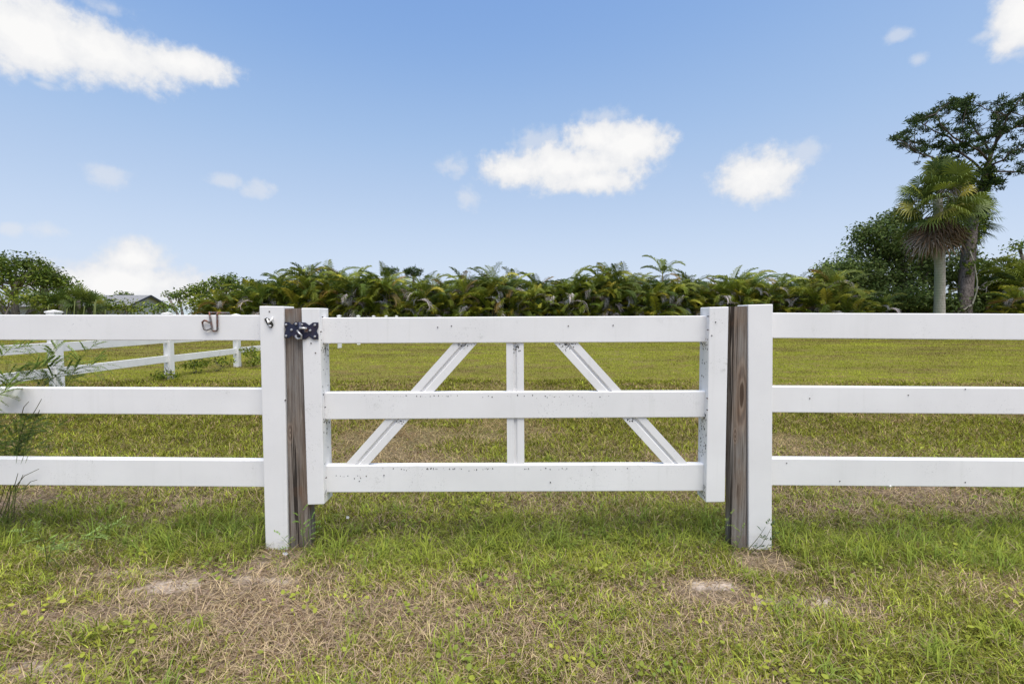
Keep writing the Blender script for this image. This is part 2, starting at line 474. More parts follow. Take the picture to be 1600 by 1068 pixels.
# --- left fence
lf = thing('rail_fence', (at(428, 864, YF).x, YF, 0), 'white three-rail fence left of the gate with a rusty hook on its top rail', 'fence')
m = MB(); m.prism(post_front((405, 478), (443, 478.3), (450, 864), (415, 864), YF), 0.127)
post = m.build('post', M['vinyl'], lf, bevel=0.004)
for n_, (t0, b0, t1, b1) in (('rail', (491.5, 531, 492, 532)), ('rail', (605.5, 645.5, 607, 648)), ('rail', (716, 757.5, 719, 760.5))):
    m = MB(); rail_px(m, 0, t0, b0, 411, t1, b1, ext0=1.12, ext1=0.02)
    m.build('rail', M['vinyl'], lf, bevel=0.004)
xl = at(0, 600, YR).x - 1.12
m = MB(); m.prism([(xl - 0.115, YF, 1.29), (xl + 0.012, YF, 1.29), (xl + 0.012, YF, -0.25), (xl - 0.115, YF, -0.25)], 0.127)
m.build('post', M['vinyl'], lf, bevel=0.004)
screw_at(lf, 421, 486.5, YF, 0.0035); screw_at(lf, 445.5, 625, YF, 0.003)
# torn catch bracket on the post
m = MB()
p = [at(413.5, 498.5, YF), at(417, 496, YF), at(424, 500, YF), at(427.5, 507, YF), at(425, 512, YF), at(420.5, 510, YF)]
m.outline([q + Vector((0, -0.006, 0)) for q in reversed(p)], 0.0055)
cb_ = m.build('catch_hole_shade', M['mould'], lf)  # flat black patch painted in for the shade inside the broken catch
m = MB()
m.tube([at(418, 498, YF) + Vector((0, -.004, 0)), at(423, 504, YF) + Vector((0, -.022, 0)), at(427, 499, YF) + Vector((0, -.014, 0)), at(426.5, 495, YF) + Vector((0, -.004, 0))], [.004, .006, .005, .003], 8)
m.tube([at(421, 508.5, YF) + Vector((0, -.003, 0)), at(425, 509, YF) + Vector((0, -.012, 0))], [.006, .004], 8)
m.build('catch_bracket', M['vinyl'], lf, smooth=True)

# --- right fence
rf = thing('rail_fence', (at(1190, 858, YF).x, YF, 0), 'white three-rail fence right of the gate with clean boards', 'fence')
m = MB(); m.prism(post_front((1169, 476), (1208, 475), (1206, 860), (1170, 860), YF), 0.127)
m.build('post', M['vinyl'], rf, bevel=0.004)
for (t0, b0, t1, b1) in ((488.5, 528, 490, 531), (603.5, 644, 606, 647), (716, 758, 719, 761)):
    m = MB(); rail_px(m, 1204, t0, b0, 1600, t1, b1, ext1=1.05)
    m.build('rail', M['vinyl'], rf, bevel=0.004)
xr = at(1600, 600, YR).x + 1.05
m = MB(); m.prism([(xr - 0.012, YF, 1.29), (xr + 0.115, YF, 1.29), (xr + 0.115, YF, -0.25), (xr - 0.012, YF, -0.25)], 0.127)
m.build('post', M['vinyl'], rf, bevel=0.004)
for q in ((1419, 617), (1508, 607.5), (1312, 751), (1508, 753), (1229, 723), (1265, 622)):
    screw_at(rf, q[0], q[1], YR, 0.0028)
# splice clip on the bottom rail
m = MB(); a = at(1391, 759, YR); m.tube([a + Vector((0, -0.002, -0.001)), a + Vector((0, 0.05, -0.001))], 0.006, 8)
m.build('splice_clip', M['vinyl'], rf, smooth=True)

# --- wooden posts (own things)
wl = thing('wooden_post', (at(470, 842, YF).x, YF, 0), 'weathered grey brown timber post left of the gate behind the blue latch', 'post')
def timber(quad, depth, name, mat, parent):
    """timber with slightly wavering edges"""
    a, b, c_, d = quad; nseg = 14; m = MB(); rings = []
    for i in range(nseg + 1):
        t = i / nseg
        l = a.lerp(d, t); r = b.lerp(c_, t)
        w = [0.0022 * math.sin(7.1 * t + ph) + 0.0014 * math.sin(23 * t + ph * 2) for ph in (0.3, 1.9, 3.1, 4.4)]
        rings.append([l + Vector((w[0] + .003, 0.0, 0)), l + Vector((w[0], 0.004, 0)), l + Vector((w[2], depth, 0)), r + Vector((w[3], depth, 0)), r + Vector((w[1], 0.004, 0)), r + Vector((w[1] - .003, 0.0, 0))])
    nr = len(rings[0])
    vs = [p for r_ in rings for p in r_]
    fs = [(i * nr + k_, i * nr + (k_ + 1) % nr, (i + 1) * nr + (k_ + 1) % nr, (i + 1) * nr + k_) for i in range(nseg) for k_ in range(nr)]
    fs += [tuple(range(nr - 1, -1, -1)), tuple(nseg * nr + k_ for k_ in range(nr))]
    m.add(vs, fs)
    return m.build(name, mat, parent)
qd = post_front((444.3, 482), (470.3, 481.4), (485, 852), (453, 852), YF + 0.012)
timber(qd, 0.075, 'timber', M['wood_a'], wl)
wr = thing('wooden_post', (at(1152, 862, YF).x, YF, 0), 'reddish brown timber post with a long knot right of the gate', 'post')
qd = post_front((1141, 478.6), (1168, 478.4), (1166.3, 865), (1142, 865), YF + 0.008)
timber(qd, 0.07, 'timber', M['wood_b'], wr)

# --- gate
gt = thing('farm_gate', (at(800, 770, YF).x, YF, at(800, 787, YF).z), 'white three-rail gate with two slanted braces and an upright in the middle', 'gate')
YG = YF - 0.004
m = MB(); m.prism(post_front((470.6, 481), (499, 481), (506.5, 787.5), (480.5, 788.5), YG, 0), 0.125)
gl = m.build('stile', M['vinyl_gate'], gt, bevel=0.004)
m = MB(); m.prism(post_front((1108.5, 479.6), (1138.7, 479), (1132.7, 784), (1103, 784.5), YG, 0), 0.125)
gr_ = m.build('stile', M['vinyl_gate'], gt, bevel=0.004)
YGR = YG + 0.04
gate_rails = []
for (x0, t0, b0, x1, t1, b1) in ((505, 496, 536.5, 1105, 493, 534), (511, 613, 655, 1101, 611, 651.5), (513, 727, 769, 1098, 725, 766.5)):
    m = MB(); rail_px(m, x0 - 4, t0, b0, x1 + 4, t1, b1, Y=YGR, depth=0.048)
    gate_rails.append(m.build('rail', M['vinyl_gate'], gt, bevel=0.004))
# grooved braces set just behind the rails' front faces
def grooved(mb, c0, c1, half, Yb, depth=0.03):
    """bar from c0 to c1 (points), V groove along the middle of its front"""
    ax = (c1 - c0).normalized(); sd_ = Vector((0, 1, 0)).cross(ax).normalized()
    prof = [(-half, depth), (-half, 0.0), (-half * 0.22, 0.0), (-half * 0.08, 0.012), (half * 0.08, 0.012), (half * 0.22, 0.0), (half, 0.0), (half, depth)]
    vs = []
    for c_ in (c0, c1):
        for s_, dy in prof: vs.append(c_ + sd_ * s_ + Vector((0, dy, 0)))
    n = len(prof)
    fs = [(i, (i + 1) % n, n + (i + 1) % n, n + i) for i in range(n)]
    fs += [tuple(range(n - 1, -1, -1)), tuple(range(n, 2 * n))]
    mb.add(vs, fs)
YB = YGR + 0.008
def brace(x_top, y_top, x_bot, y_bot, half, name):
    m = MB(); grooved(m, at(x_top, y_top, YB), at(x_bot, y_bot, YB), half, YB)
    return m.build(name, M['vinyl_gate'], gt)
br_l = brace(735.5, 526, 548, 736, 0.0475, 'brace')
br_r = brace(876, 526, 1067, 736, 0.0475, 'brace')
upr = brace(804.5, 520, 806, 736, 0.0465, 'upright')
# mould in the corners and at the brace tops
def specks(obj, polys):
    """marks of black mould on a part: faces of the part's own mesh, in a second material"""
    me = obj.data
    if len(me.materials) < 2: me.materials.append(M['mould'])
    off = Vector((0, 0, 0)); p = obj.parent
    while p is not None: off += p.location; p = p.parent
    bm = bmesh.new(); bm.from_mesh(me)
    for pl in polys:
        f = bm.faces.new([bm.verts.new(q - off) for q in pl]); f.material_index = 1
    bm.to_mesh(me); bm.free()
def mould(obj, px, py, Y, sx_, sz_, n):
    out = []
    for _ in range(n):
        p = at(px + random.gauss(0, sx_), py + abs(random.gauss(0, sz_)), Y - 0.0006)
        r = random.uniform(0.001, 0.0036); ph = random.random() * 6
        out.append([p + Vector((math.cos(ph + 1.047 * i) * r * random.uniform(.5, 1.2), -0.0004, math.sin(ph + 1.047 * i) * r * random.uniform(.6, 1.6))) for i in range(6)])
    specks(obj, out)
RT, RM, RB = gate_rails
mould(br_l, 726, 537, YB, 6, 3, 22); mould(br_r, 884, 537, YB, 6, 4, 30); mould(upr, 808, 537, YB, 3.0, 9, 34); mould(br_l, 624, 657, YB, 4, 2.5, 14)
mould(br_r, 985, 654, YB, 4, 2.5, 14); mould(RB, 690, 731, YGR, 60, 1.5, 40); mould(RM, 860, 617, YGR, 60, 2, 26); mould(RM, 660, 617.5, YGR, 50, 1.5, 22)
mould(RB, 560, 742, YGR, 22, 5, 12); mould(RB, 900, 731, YGR, 60, 1.5, 16)
def mould_side(obj, x, y0, y1, z0, z1, n, nx_):
    out = []
    for _ in range(n):
        t = random.random(); yy = random.uniform(y0, y1); zz = z0 + (z1 - z0) * t
        xx = x[0] + (x[1] - x[0]) * t + nx_ * 0.0006; r = random.uniform(0.0012, 0.005); ph = random.random() * 6
        out.append([Vector((xx, yy + math.cos(ph + 1.047 * i) * r * random.uniform(.6, 1.4), zz + math.sin(ph + 1.047 * i) * r * random.uniform(.6, 2.2))) for i in range(6)])
    specks(obj, out)
a_, b_ = at(499, 481, YG), at(506.5, 787.5, YG)
for zf0, zf1, n in ((0.16, 0.24, 34), (0.24, 0.45, 14), (0.56, 0.60, 20), (0.60, 0.8, 7), (0.93, 0.97, 22)):
    za, zb = a_.z + (b_.z - a_.z) * zf0, a_.z + (b_.z - a_.z) * zf1
    xa, xb = a_.x + (b_.x - a_.x) * zf0, a_.x + (b_.x - a_.x) * zf1
    mould_side(gl, (xa, xb), YG + 0.012, YG + 0.11, za, zb, n, 1)
a_, b_ = at(1108.5, 479.6, YG), at(1103, 784.5, YG)
for zf0, zf1, n in ((0.16, 0.22, 30), (0.22, 0.42, 10), (0.55, 0.60, 34), (0.60, 0.78, 38), (0.92, 0.98, 46)):
    za, zb = a_.z + (b_.z - a_.z) * zf0, a_.z + (b_.z - a_.z) * zf1
    xa, xb = a_.x + (b_.x - a_.x) * zf0, a_.x + (b_.x - a_.x) * zf1
    mould_side(gr_, (xa, xb), YG + 0.012, YG + 0.11, za, zb, n, -1)
# screws round the rail ends and on the boards
for x_, y_, Y_ in ((504, 495, YG), (501.5, 518, YG), (1106.5, 494, YG), (1106, 515, YG), (1105, 622, YG), (1105, 640, YG), (508, 636, YG), (509.5, 746, YG),
                   (705.5, 509, YGR), (684, 511, YGR), (888, 509, YGR), (958, 508, YGR), (486, 536, YG), (493, 551, YG), (1118, 503, YG), (745.5, 572, YB), (860, 753, YGR), (600, 742, YGR), (1160 - 48, 524, YG)):
    screw_at(gt, x_, y_, Y_, 0.0032)

# --- latch: two notched plates with bolts
gl_ = thing('gate_latch', at(470, 516, YF - 0.012), 'dark blue steel latch plate bolted across the wooden post and gate', 'latch')
YL = YF - 0.012
def plate(x0, x1, y0, y1):
    m = MB(); cx = (x0 + x1) / 2; w = (x1 - x0); h = y1 - y0
    pts = [(x0, y0), (x0 + w * .28, y0), (cx, y0 + h * .17), (x1 - w * .28, y0), (x1, y0), (x1, y0 + h * .27), (x1 - w * .10, y0 + h * .5), (x1, y1 - h * .27), (x1, y1), (x1 - w * .28, y1), (cx, y1 - h * .17), (x0 + w * .28, y1), (x0, y1), (x0, y1 - h * .27), (x0 + w * .10, y0 + h * .5), (x0, y0 + h * .27)]
    m.outline([at(a, b, YL) for a, b in reversed(pts)], 0.006)
    return m.build('plate', M['blue_steel'], gl_)
plate(444.4, 467.5, 503, 528); plate(468.5, 497, 503.5, 530)
def bolt(px, py, r=0.0075, mat='zinc'):
    m = MB(); p = at(px, py, YL)
    m.tube([p + Vector((0, -0.008, 0)), p + Vector((0, -0.007, 0)), p + Vector((0, 0.001, 0))], [r * .6, r, r], 8)
    return m.build('bolt', M[mat], gl_, smooth=False)
for x_, y_ in ((447.5, 507), (463, 506), (447.5, 524.5), (456, 515), (463, 525), (472, 507), (492.5, 507.5), (485, 516), (492.5, 525.5)): bolt(x_, y_, 0.006)
m = MB()
m.tube([at(469.5, 503, YL) + Vector((0, -0.006, 0)), at(470, 529, YL) + Vector((0, -0.006, 0))], 0.0085, 10)
m.build('knuckle', M['blue_steel'], gl_, smooth=True)
m = MB(); pp = [at(x_, y_, YL) + Vector((0, -d_, 0)) for x_, y_, d_ in ((466, 516, .012), (470, 520, .02), (474, 523, .022), (473, 528, .016), (467, 529, .012), (463, 526, .01))]
m.tube(pp, 0.005, 8); m.tube([at(470, 512, YL) + Vector((0, -.018, 0)), at(481, 513, YL) + Vector((0, -.012, 0))], 0.006, 8)
m.build('staple', M['zinc'], gl_, smooth=True)
m = MB(); m.outline([at(a, b, YL) + Vector((0, -.0035, 0)) for a, b in reversed(((475, 512), (481, 512), (481, 519), (476, 519)))], 0.0033)
m.build('slot', M['rusty'], gl_)

# --- rusty hook hung over the left top rail
hk = thing('bent_hook', at(334, 516, YR - 0.01), 'bent rusty steel hook hung over the top rail of the left fence', 'hook')
zt = at(334, 491.5, YR).z
def hp(px, py, dy=-0.008): return at(px, py, YR) + Vector((0, dy, 0))
x1_, x2_ = hp(328, 490).x, hp(340.5, 490).x
m = MB()
m.tube([Vector((x1_ - .012, YR + 0.075, zt - 0.02)), Vector((x1_ - .008, YR + 0.065, zt + 0.012)), Vector((x1_, YR - 0.006, zt + 0.012)), hp(330, 497), hp(333, 514), hp(334.5, 516.8), hp(339.5, 516.6), hp(341, 514.5), hp(340.6, 492), Vector((x2_, YR - 0.006, zt + 0.010)), Vector((x2_ + .02, YR + 0.065, zt + 0.010)), Vector((x2_ + .03, YR + 0.075, zt - 0.02))], 0.0048, 8)
m.build('rod', M['rusty'], hk, smooth=True)
m = MB()
m.tube([hp(329.8, 504, -.012), hp(326, 501.5, -.014), hp(322, 500.2, -.014), hp(318.7, 503, -.014), hp(319.5, 508, -.014), hp(321.5, 514, -.014), hp(325.5, 515.6, -.014), hp(331, 513, -.012)], 0.0048, 8)
m.build('ring', M['rusty'], hk, smooth=True)

# --- receding fence on the left of the field
ff = thing('rail_fence', (-6.95, 4.9, 0), 'white three-rail fence running back along the left side of the field', 'fence')
XF = -6.95
posts_y = [4.95 + 2.44 * i for i in range(11)]
for i, y_ in enumerate(posts_y):
    jz = random.uniform(-.02, .02); m = MB()
    m.prism([(XF - .065, y_ - .065, 1.29 + jz), (XF + .065, y_ - .065, 1.29 + jz), (XF + .065, y_ - .065, -.2), (XF - .065, y_ - .065, -.2)], 0.13)
    p_ = m.build('post', M['vinyl_far'], ff, bevel=0.005)
    m = MB()
    for zz, s_ in ((1.291 + jz, .078), (1.306 + jz, .074)): pass
    q = [Vector((XF + sx_ * .076, y_ + sy_ * .076, 1.288 + jz)) for sx_, sy_ in ((-1, -1), (1, -1), (1, 1), (-1, 1))]
    q2 = [p + Vector((0, 0, .022)) for p in q]; apex = Vector((XF, y_, 1.335 + jz))
    m.add(q + q2 + [apex], [(3, 2, 1, 0), (0, 1, 5, 4), (1, 2, 6, 5), (2, 3, 7, 6), (3, 0, 4, 7), (4, 5, 8), (5, 6, 8), (6, 7, 8), (7, 4, 8)])
    m.build('post_cap', M['vinyl_far'], p_)
for i in range(len(posts_y) - 1):
    if i > 5: continue
    for zc in (1.16, 0.785, 0.395):
        m = MB(); y0, y1 = posts_y[i] + .064, posts_y[i + 1] - .064
        dz0, dz1 = random.uniform(-.012, .012), random.uniform(-.012, .012)
        vs = [(XF - .024, y0, zc - .068 + dz0), (XF + .024, y0, zc - .068 + dz0), (XF + .024, y0, zc + .068 + dz0), (XF - .024, y0, zc + .068 + dz0),
              (XF - .024, y1, zc - .068 + dz1), (XF + .024, y1, zc - .068 + dz1), (XF + .024, y1, zc + .068 + dz1), (XF - .024, y1, zc + .068 + dz1)]
        m.add(vs, [(0, 1, 2, 3), (7, 6, 5, 4), (0, 4, 5, 1), (1, 5, 6, 2), (2, 6, 7, 3), (3, 7, 4, 0)])
        m.build('rail', M['vinyl_far'], ff, bevel=0.004)

# ================================================================ PALMS AND TREES
def pick(pal):
    r = random.random() * sum(w for w, _ in pal)
    for w, c in pal:
        r -= w
        if r <= 0: break
    f = random.uniform(.8, 1.2)
    return (c[0] * f * random.uniform(.92, 1.08), c[1] * f, c[2] * f)

def frond(mb, base, az, el, L, droop, col, n=24, lw=0.056, ll=0.47, tipcol=None):
    """pinnate frond: arching rachis with two rows of leaflets"""
    p = Vector(base); h = Vector((math.cos(az), math.sin(az), 0)); up = Vector((0, 0, 1))
    step = L / n; pts = []; ang = el; curl = random.uniform(-.25, .25)
    for i in range(n + 1):
        t = i / n
        d = h * math.cos(ang) + up * math.sin(ang)
        pts.append((p.copy(), d.copy(), h.copy()))
        p = p + d * step
        ang -= droop * (0.35 + 1.3 * t) / n
        h = (Matrix.Rotation(curl / n, 3, 'Z') @ h)
    mb.tube([q[0] for q in pts[::4]] + [pts[-1][0]], [0.018 * (1 - .8 * i / (n / 4 + 1)) + .004 for i in range(len(pts[::4]) + 1)], 4, (col[0] * 1.3, col[1] * 1.2, col[2] * 1.1), cap=False)
    for i in range(3, n + 1):
        t = i / n
        q, d, hh = pts[i]
        side = d.cross(up)
        if side.length < 1e-3: side = hh.cross(up)
        side.normalize(); nn = side.cross(d).normalized()
        l = ll * (0.45 + 0.75 * math.sin(math.pi * min(1, t * .93 + .05)) ** .8) * random.uniform(.85, 1.1)
        for s in (-1, 1):
            dd = (side * s * (0.85 - .35 * t) + d * (0.5 + .5 * t) + nn * random.uniform(.2, .5)).normalized()
            mid = q + dd * l * .55; tip = q + dd * l * .95 - up * l * random.uniform(.18, .42)
            w = (d * 0.6 + nn * 0.25 * s).normalized() * lw * .5
            cc = col if tipcol is None else tuple(a + (b - a) * t for a, b in zip(col, tipcol))
            f = random.uniform(.82, 1.18); cc = tuple(x * f for x in cc)
            mb.add([q - w * .5, q + w * .5, mid + w, mid - w, tip], [(0, 1, 2, 3), (3, 2, 4)], cc)

ARECA = [(3.6, (0.095, 0.135, 0.02)), (4, (0.165, 0.205, 0.026)), (2.0, (0.27, 0.29, 0.035)), (.8, (0.34, 0.31, 0.045)), (1.2, (0.05, 0.085, 0.02)), (.2, (0.30, 0.20, 0.06))]
DEAD = [(3, (0.36, 0.33, 0.33)), (1.5, (0.19, 0.16, 0.135)), (1, (0.30, 0.21, 0.10)), (2, (0.52, 0.49, 0.50))]
def areca(H, crowns, spread, fpc=9, dead=10, name='areca_palm'):
    root = thing(name, (0, 0, 0), 'arching areca palm with yellow green fronds in the long hedge behind the field', 'palm', 'areca palms of the long hedge behind the field')
    ms, mf, md = MB(), MB(), MB()
    for i in range(crowns):
        a = random.random() * 6.283; r = spread * math.sqrt(random.random())
        x, y = math.cos(a) * r * 1.0, math.sin(a) * r * .8
        hz = (H - 1.25) * (1.0 if i == 0 else random.uniform(.12, .97)) 
        bx, by = x * .5, y * .5
        ms.tube([(bx, by, 0), ((bx + x) / 2, (by + y) / 2, hz * .5), (x, y, hz)], [.055, .045, .035], 6)
        for j in range(fpc):
            az = j * 2.4 + random.uniform(-.4, .4) + i
            e = random.uniform(.4, 1.4)
            L = random.uniform(1.35, 2.0) * (1 if hz > 1.2 else .85)
            c0 = pick(ARECA); tipc = c0
            if random.random() < .25: tipc = (c0[0] * 1.5, c0[1] * 1.25, c0[2] * 1.1)
            frond(mf, (x, y, hz), az, e, L, random.uniform(.8, 2.1), c0, tipcol=tipc)
    for i in range(dead):
        a = random.random() * 6.283; r = spread * random.random(); hz = (H - 1.2) * random.uniform(.3, 1.0)
        frond(md, (math.cos(a) * r, math.sin(a) * r, hz), random.random() * 6.283, random.uniform(.0, .8), random.uniform(.9, 1.5), random.uniform(2.2, 3.2), pick(DEAD), n=14, ll=.38)
    ms.build('stems', M['stem'], root, smooth=True)
    mf.build('fronds', M['palm'], root); md.build('dead_fronds', M['dead'], root)
    return root

protos = [areca(4.0, 8, .85, 7, 14) for _ in range(6)]
HP = [(330, 462), (360, 452), (385, 444), (400, 436), (430, 424), (470, 417), (505, 412), (540, 418), (590, 424), (640, 431), (700, 431), (738, 424), (760, 417), (800, 426), (850, 428), (905, 426), (960, 420), (1000, 431), (1060, 431), (1100, 432), (1150, 427), (1200, 436), (1245, 428), (1290, 418), (1340, 430), (1420, 440), (1500, 436), (1540, 402), (1600, 398), (1700, 396)]
def htop(px): return float(np.interp(px, [q[0] for q in HP], [q[1] for q in HP]))
used = [False] * len(protos)
def plant_areca(x, y, H, rz, lean=0.0, w=1.0):
    i = random.randrange(len(protos))
    o = protos[i] if not used[i] else copy_tree(protos[i])
    used[i] = True
    o.location = (x, y, 0); s = H / 4.0
    o.scale = (s * w, s * w, s); o.rotation_euler = (lean * random.uniform(-1, 1), lean * random.uniform(-1, 1), rz)
    return o
YH = 32.0
px_ = 330
i = 0
while px_ < 1330:
    Yp = YH + random.uniform(-.5, .5)
    H = (at(px_, htop(px_), Yp).z) * (random.uniform(.86, 1.03) if random.random() < .85 else random.uniform(1.03, 1.1))
    plant_areca(at(px_, 500, Yp).x, Yp, H, random.random() * 6.283, .05, 1.0)
    px_ += random.uniform(17, 23); i += 1
px_ = 335
while px_ < 1335:
    Yp = YH + 2.0 + random.uniform(-.5, .5)
    H = (at(px_, htop(px_), Yp).z) * random.uniform(.92, 1.03)
    plant_areca(at(px_, 500, Yp).x, Yp, H, random.random() * 6.283, .05, 1.1)
    px_ += random.uniform(30, 40)
def special_areca(px, top, Yp, label, crowns=3, spread=.3):
    H = at(px, top, Yp).z
    o = areca(H + .1, crowns, spread, 7, 2)
    o.location = (at(px, 500, Yp).x, Yp, 0); o['label'] = label
    return o
special_areca(1038, 400, 32.4, 'tallest areca palm of the hedge standing clear above its neighbours', 2, .25)
special_areca(948, 408, 32.2, 'second tallest areca palm of the hedge with drooping top fronds', 3, .5)
# lower palms of the hedge's right and left ends
for px, top, Yp in ((1296, 414, 29.5), (1262, 430, 30.5), (1330, 440, 29.0), (1372, 458, 28.6)):
    o = plant_areca(at(px, 500, Yp).x, Yp, at(px, top, Yp).z, random.random() * 6, .06, 1.0)
    o['label'] = 'low areca palm in front of the dark broadleaf tree on the right'; o['group'] = 'low areca palms under the dark right tree'
for px, top, Yp in ((1548, 404, 33), (1572, 408, 31), (1585, 402, 32.5), (1606, 400, 29.5), (1632, 398, 30), (1604, 440, 27.6), (1590, 466, 27.6), (1560, 440, 32), (1665, 396, 29)):
    o = plant_areca(at(px, 500, Yp).x, Yp, at(px, top, Yp).z, random.random() * 6, .08, 1.15)
    o['label'] = 'shaggy areca palm right of the pine trunk at the right edge'; o['group'] = 'shaggy areca palms right of the pine'

# ---------------------------------------------------------------- broadleaf trees
def leaves(mb, blobs, dens, size, pal, flat=0.5):
    for (c, rad, tintf) in blobs:
        n = max(6, int(dens * (rad[0] * rad[1] * rad[2]) ** (2 / 3)))
        for _ in range(n):
            d = Vector((random.gauss(0, 1), random.gauss(0, 1), random.gauss(0, 1))).normalized()
            r = random.random() ** .45
            p = Vector((c[0] + d.x * rad[0] * r, c[1] + d.y * rad[1] * r, c[2] + d.z * rad[2] * r))
            nrm = Vector((random.gauss(0, .6), random.gauss(0, .6), random.gauss(flat, .5))) + d * .5
            nrm.normalize(); t = nrm.orthogonal().normalized(); t = (Matrix.Rotation(random.random() * 6.283, 3, nrm) @ t)
            b = nrm.cross(t); s = size * random.uniform(.6, 1.3)
            col = tuple(x * tintf for x in pick(pal))
            mb.add([p - t * s * .5, p + b * s * .28, p + t * s * .6 - nrm * s * .12, p - b * s * .28], [(0, 1, 2, 3)], col)

def crown_blobs(c, rad, n, r0, r1, shell=.85, bottom=-.35):
    out = []
    while len(out) < n:
        d = Vector((random.gauss(0, 1), random.gauss(0, 1), random.gauss(0, 1))).normalized()
        if d.z < bottom: continue
        r = shell * random.uniform(.55, 1.08)
        rr = random.uniform(r0, r1)
        out.append(((c[0] + d.x * rad[0] * r, c[1] + d.y * rad[1] * r, c[2] + d.z * rad[2] * r), (rr, rr, rr * random.uniform(.6, .9)), random.uniform(.75, 1.25)))
    return out

def broad_tree(name, base, crowns, trunk_r, label, cat='tree', pal=None, dens=60, size=.2, r0=.5, r1=1.1, nb=40, group=None):
    root = thing(name, base, label, cat, group)
    mt = MB(); ml = MB(); b = Vector(base)
    for (c, rad, nbl) in crowns:
        c = Vector(c)
        blobs = crown_blobs(c, rad, nbl, r0, r1)
        leaves(ml, blobs, dens, size, pal)
        mid = b.lerp(c, .45) + Vector((random.uniform(-.3, .3), random.uniform(-.3, .3), 0))
        mt.tube([b, mid, c - Vector((0, 0, rad[2] * .2))], [trunk_r, trunk_r * .7, trunk_r * .35], 8)
        for bl in blobs[::3]:
            q = Vector(bl[0]); s_ = mid.lerp(c, random.uniform(.1, .9))
            mt.tube([s_, s_.lerp(q, .55) + Vector((0, 0, random.uniform(-.25, .25))), q], [trunk_r * .3, trunk_r * .18, trunk_r * .07], 5)
    mt.build('trunk', M['bark_grey'], root, smooth=True)
    ml.build('crown', M['leaf'], root)
    return root
PAL_DARK = [(3, (0.06, 0.092, 0.022)), (2, (0.10, 0.145, 0.035)), (1.5, (0.17, 0.22, 0.06))]
PAL_OAK = [(3, (0.065, 0.10, 0.016)), (3, (0.11, 0.16, 0.02)), (1.3, (0.19, 0.235, 0.03))]
PAL_LIME = [(3, (0.14, 0.18, 0.02)), (2, (0.22, 0.25, 0.028)), (1, (0.06, 0.10, 0.015))]
def cr(px, py, Y, rx, ry, nb):
    """crown blob group centred on a pixel at distance Y with radii given in pixels"""
    s = Y / F_PX
    return (at(px, py, Y), (rx * s, rx * s * .8, ry * s), nb)
def gnd(px, Y): q = at(px, 500, Y); return (q.x, Y, 0.0)

broad_tree('broadleaf_tree', gnd(1405, 34), [cr(1408, 425, 34, 78, 68, 70), cr(1365, 385, 34, 40, 42, 34), cr(1398, 358, 34.5, 26, 30, 20), cr(1340, 440, 33, 62, 40, 44), cr(1470, 430, 35, 60, 58, 44), cr(1300, 428, 34, 30, 22, 14), cr(1400, 470, 31.5, 90, 26, 40), cr(1460, 478, 31, 60, 18, 26), cr(1390, 490, 35.5, 120, 16, 50), cr(1480, 488, 34, 50, 18, 24)], .3,
           'dense dark green broadleaf tree left of the tall cabbage palm', 'tree', PAL_DARK, 170, .2, .5, 1.15)
broad_tree('oak_tree', gnd(28, 40), [cr(25, 432, 40, 70, 34, 60), cr(75, 442, 41, 36, 24, 26), cr(-40, 430, 40, 50, 34, 30)], .35,
           'broad oak tree with open green crown at the left edge', 'tree', PAL_OAK, 120, .24, .5, 1.15)
broad_tree('oak_tree', gnd(348, 44), [cr(348, 448, 44, 34, 20, 30), cr(310, 458, 45, 28, 12, 16), cr(385, 452, 44, 26, 18, 14)], .3,
           'round green oak tree rising left of the palm hedge', 'tree', PAL_OAK, 120, .24, .4, .9)
broad_tree('shrub', gnd(15, 27), [cr(15, 470, 27, 48, 22, 30), cr(-50, 468, 27, 50, 26, 20)], .08, 'yellow green shrub below the oak at the left edge', 'shrub', PAL_LIME, 100, .17, .35, .7)
broad_tree('shrub', gnd(60, 33), [cr(62, 466, 33, 34, 22, 24)], .08, 'dark bushy shrub left of the fan palm clump', 'shrub', PAL_DARK, 100, .18, .35, .7)
for j, (px, py, rx, ry, Y_) in enumerate(((198, 483, 36, 13, 33), (256, 483, 34, 13, 34), (305, 478, 36, 17, 33), (158, 479, 26, 16, 32), (345, 474, 34, 20, 35))):
    pal = PAL_LIME if j % 2 == 0 else PAL_OAK
    broad_tree('shrub', gnd(px, Y_), [cr(px, py, Y_, rx, ry, 30)], .06, ('low bushy shrub in the row in front of the grey house'), 'shrub', pal, 100, .17, .3, .6, group='shrubs in the row before the house')
broad_tree('oak_tree', gnd(192, 80), [cr(194, 463, 80, 14, 6, 14)], .3, 'distant dark tree showing just above the house roof', 'tree', PAL_DARK, 60, .35, .5, 1.0)
broad_tree('oak_tree', gnd(285, 66), [cr(280, 464, 66, 16, 9, 14), cr(262, 462, 68, 8, 5, 5)], .25, 'distant grey green tree right of the house roof', 'tree', PAL_DARK, 55, .32, .4, .9)
broad_tree('oak_tree', gnd(1620, 36), [cr(1625, 405, 36, 40, 24, 30), cr(1592, 385, 36, 9, 6, 5), cr(1560, 470, 36, 50, 26, 30)], .25, 'broadleaf tree at the right edge behind the shaggy palms', 'tree', PAL_OAK, 70, .22, .4, .9)

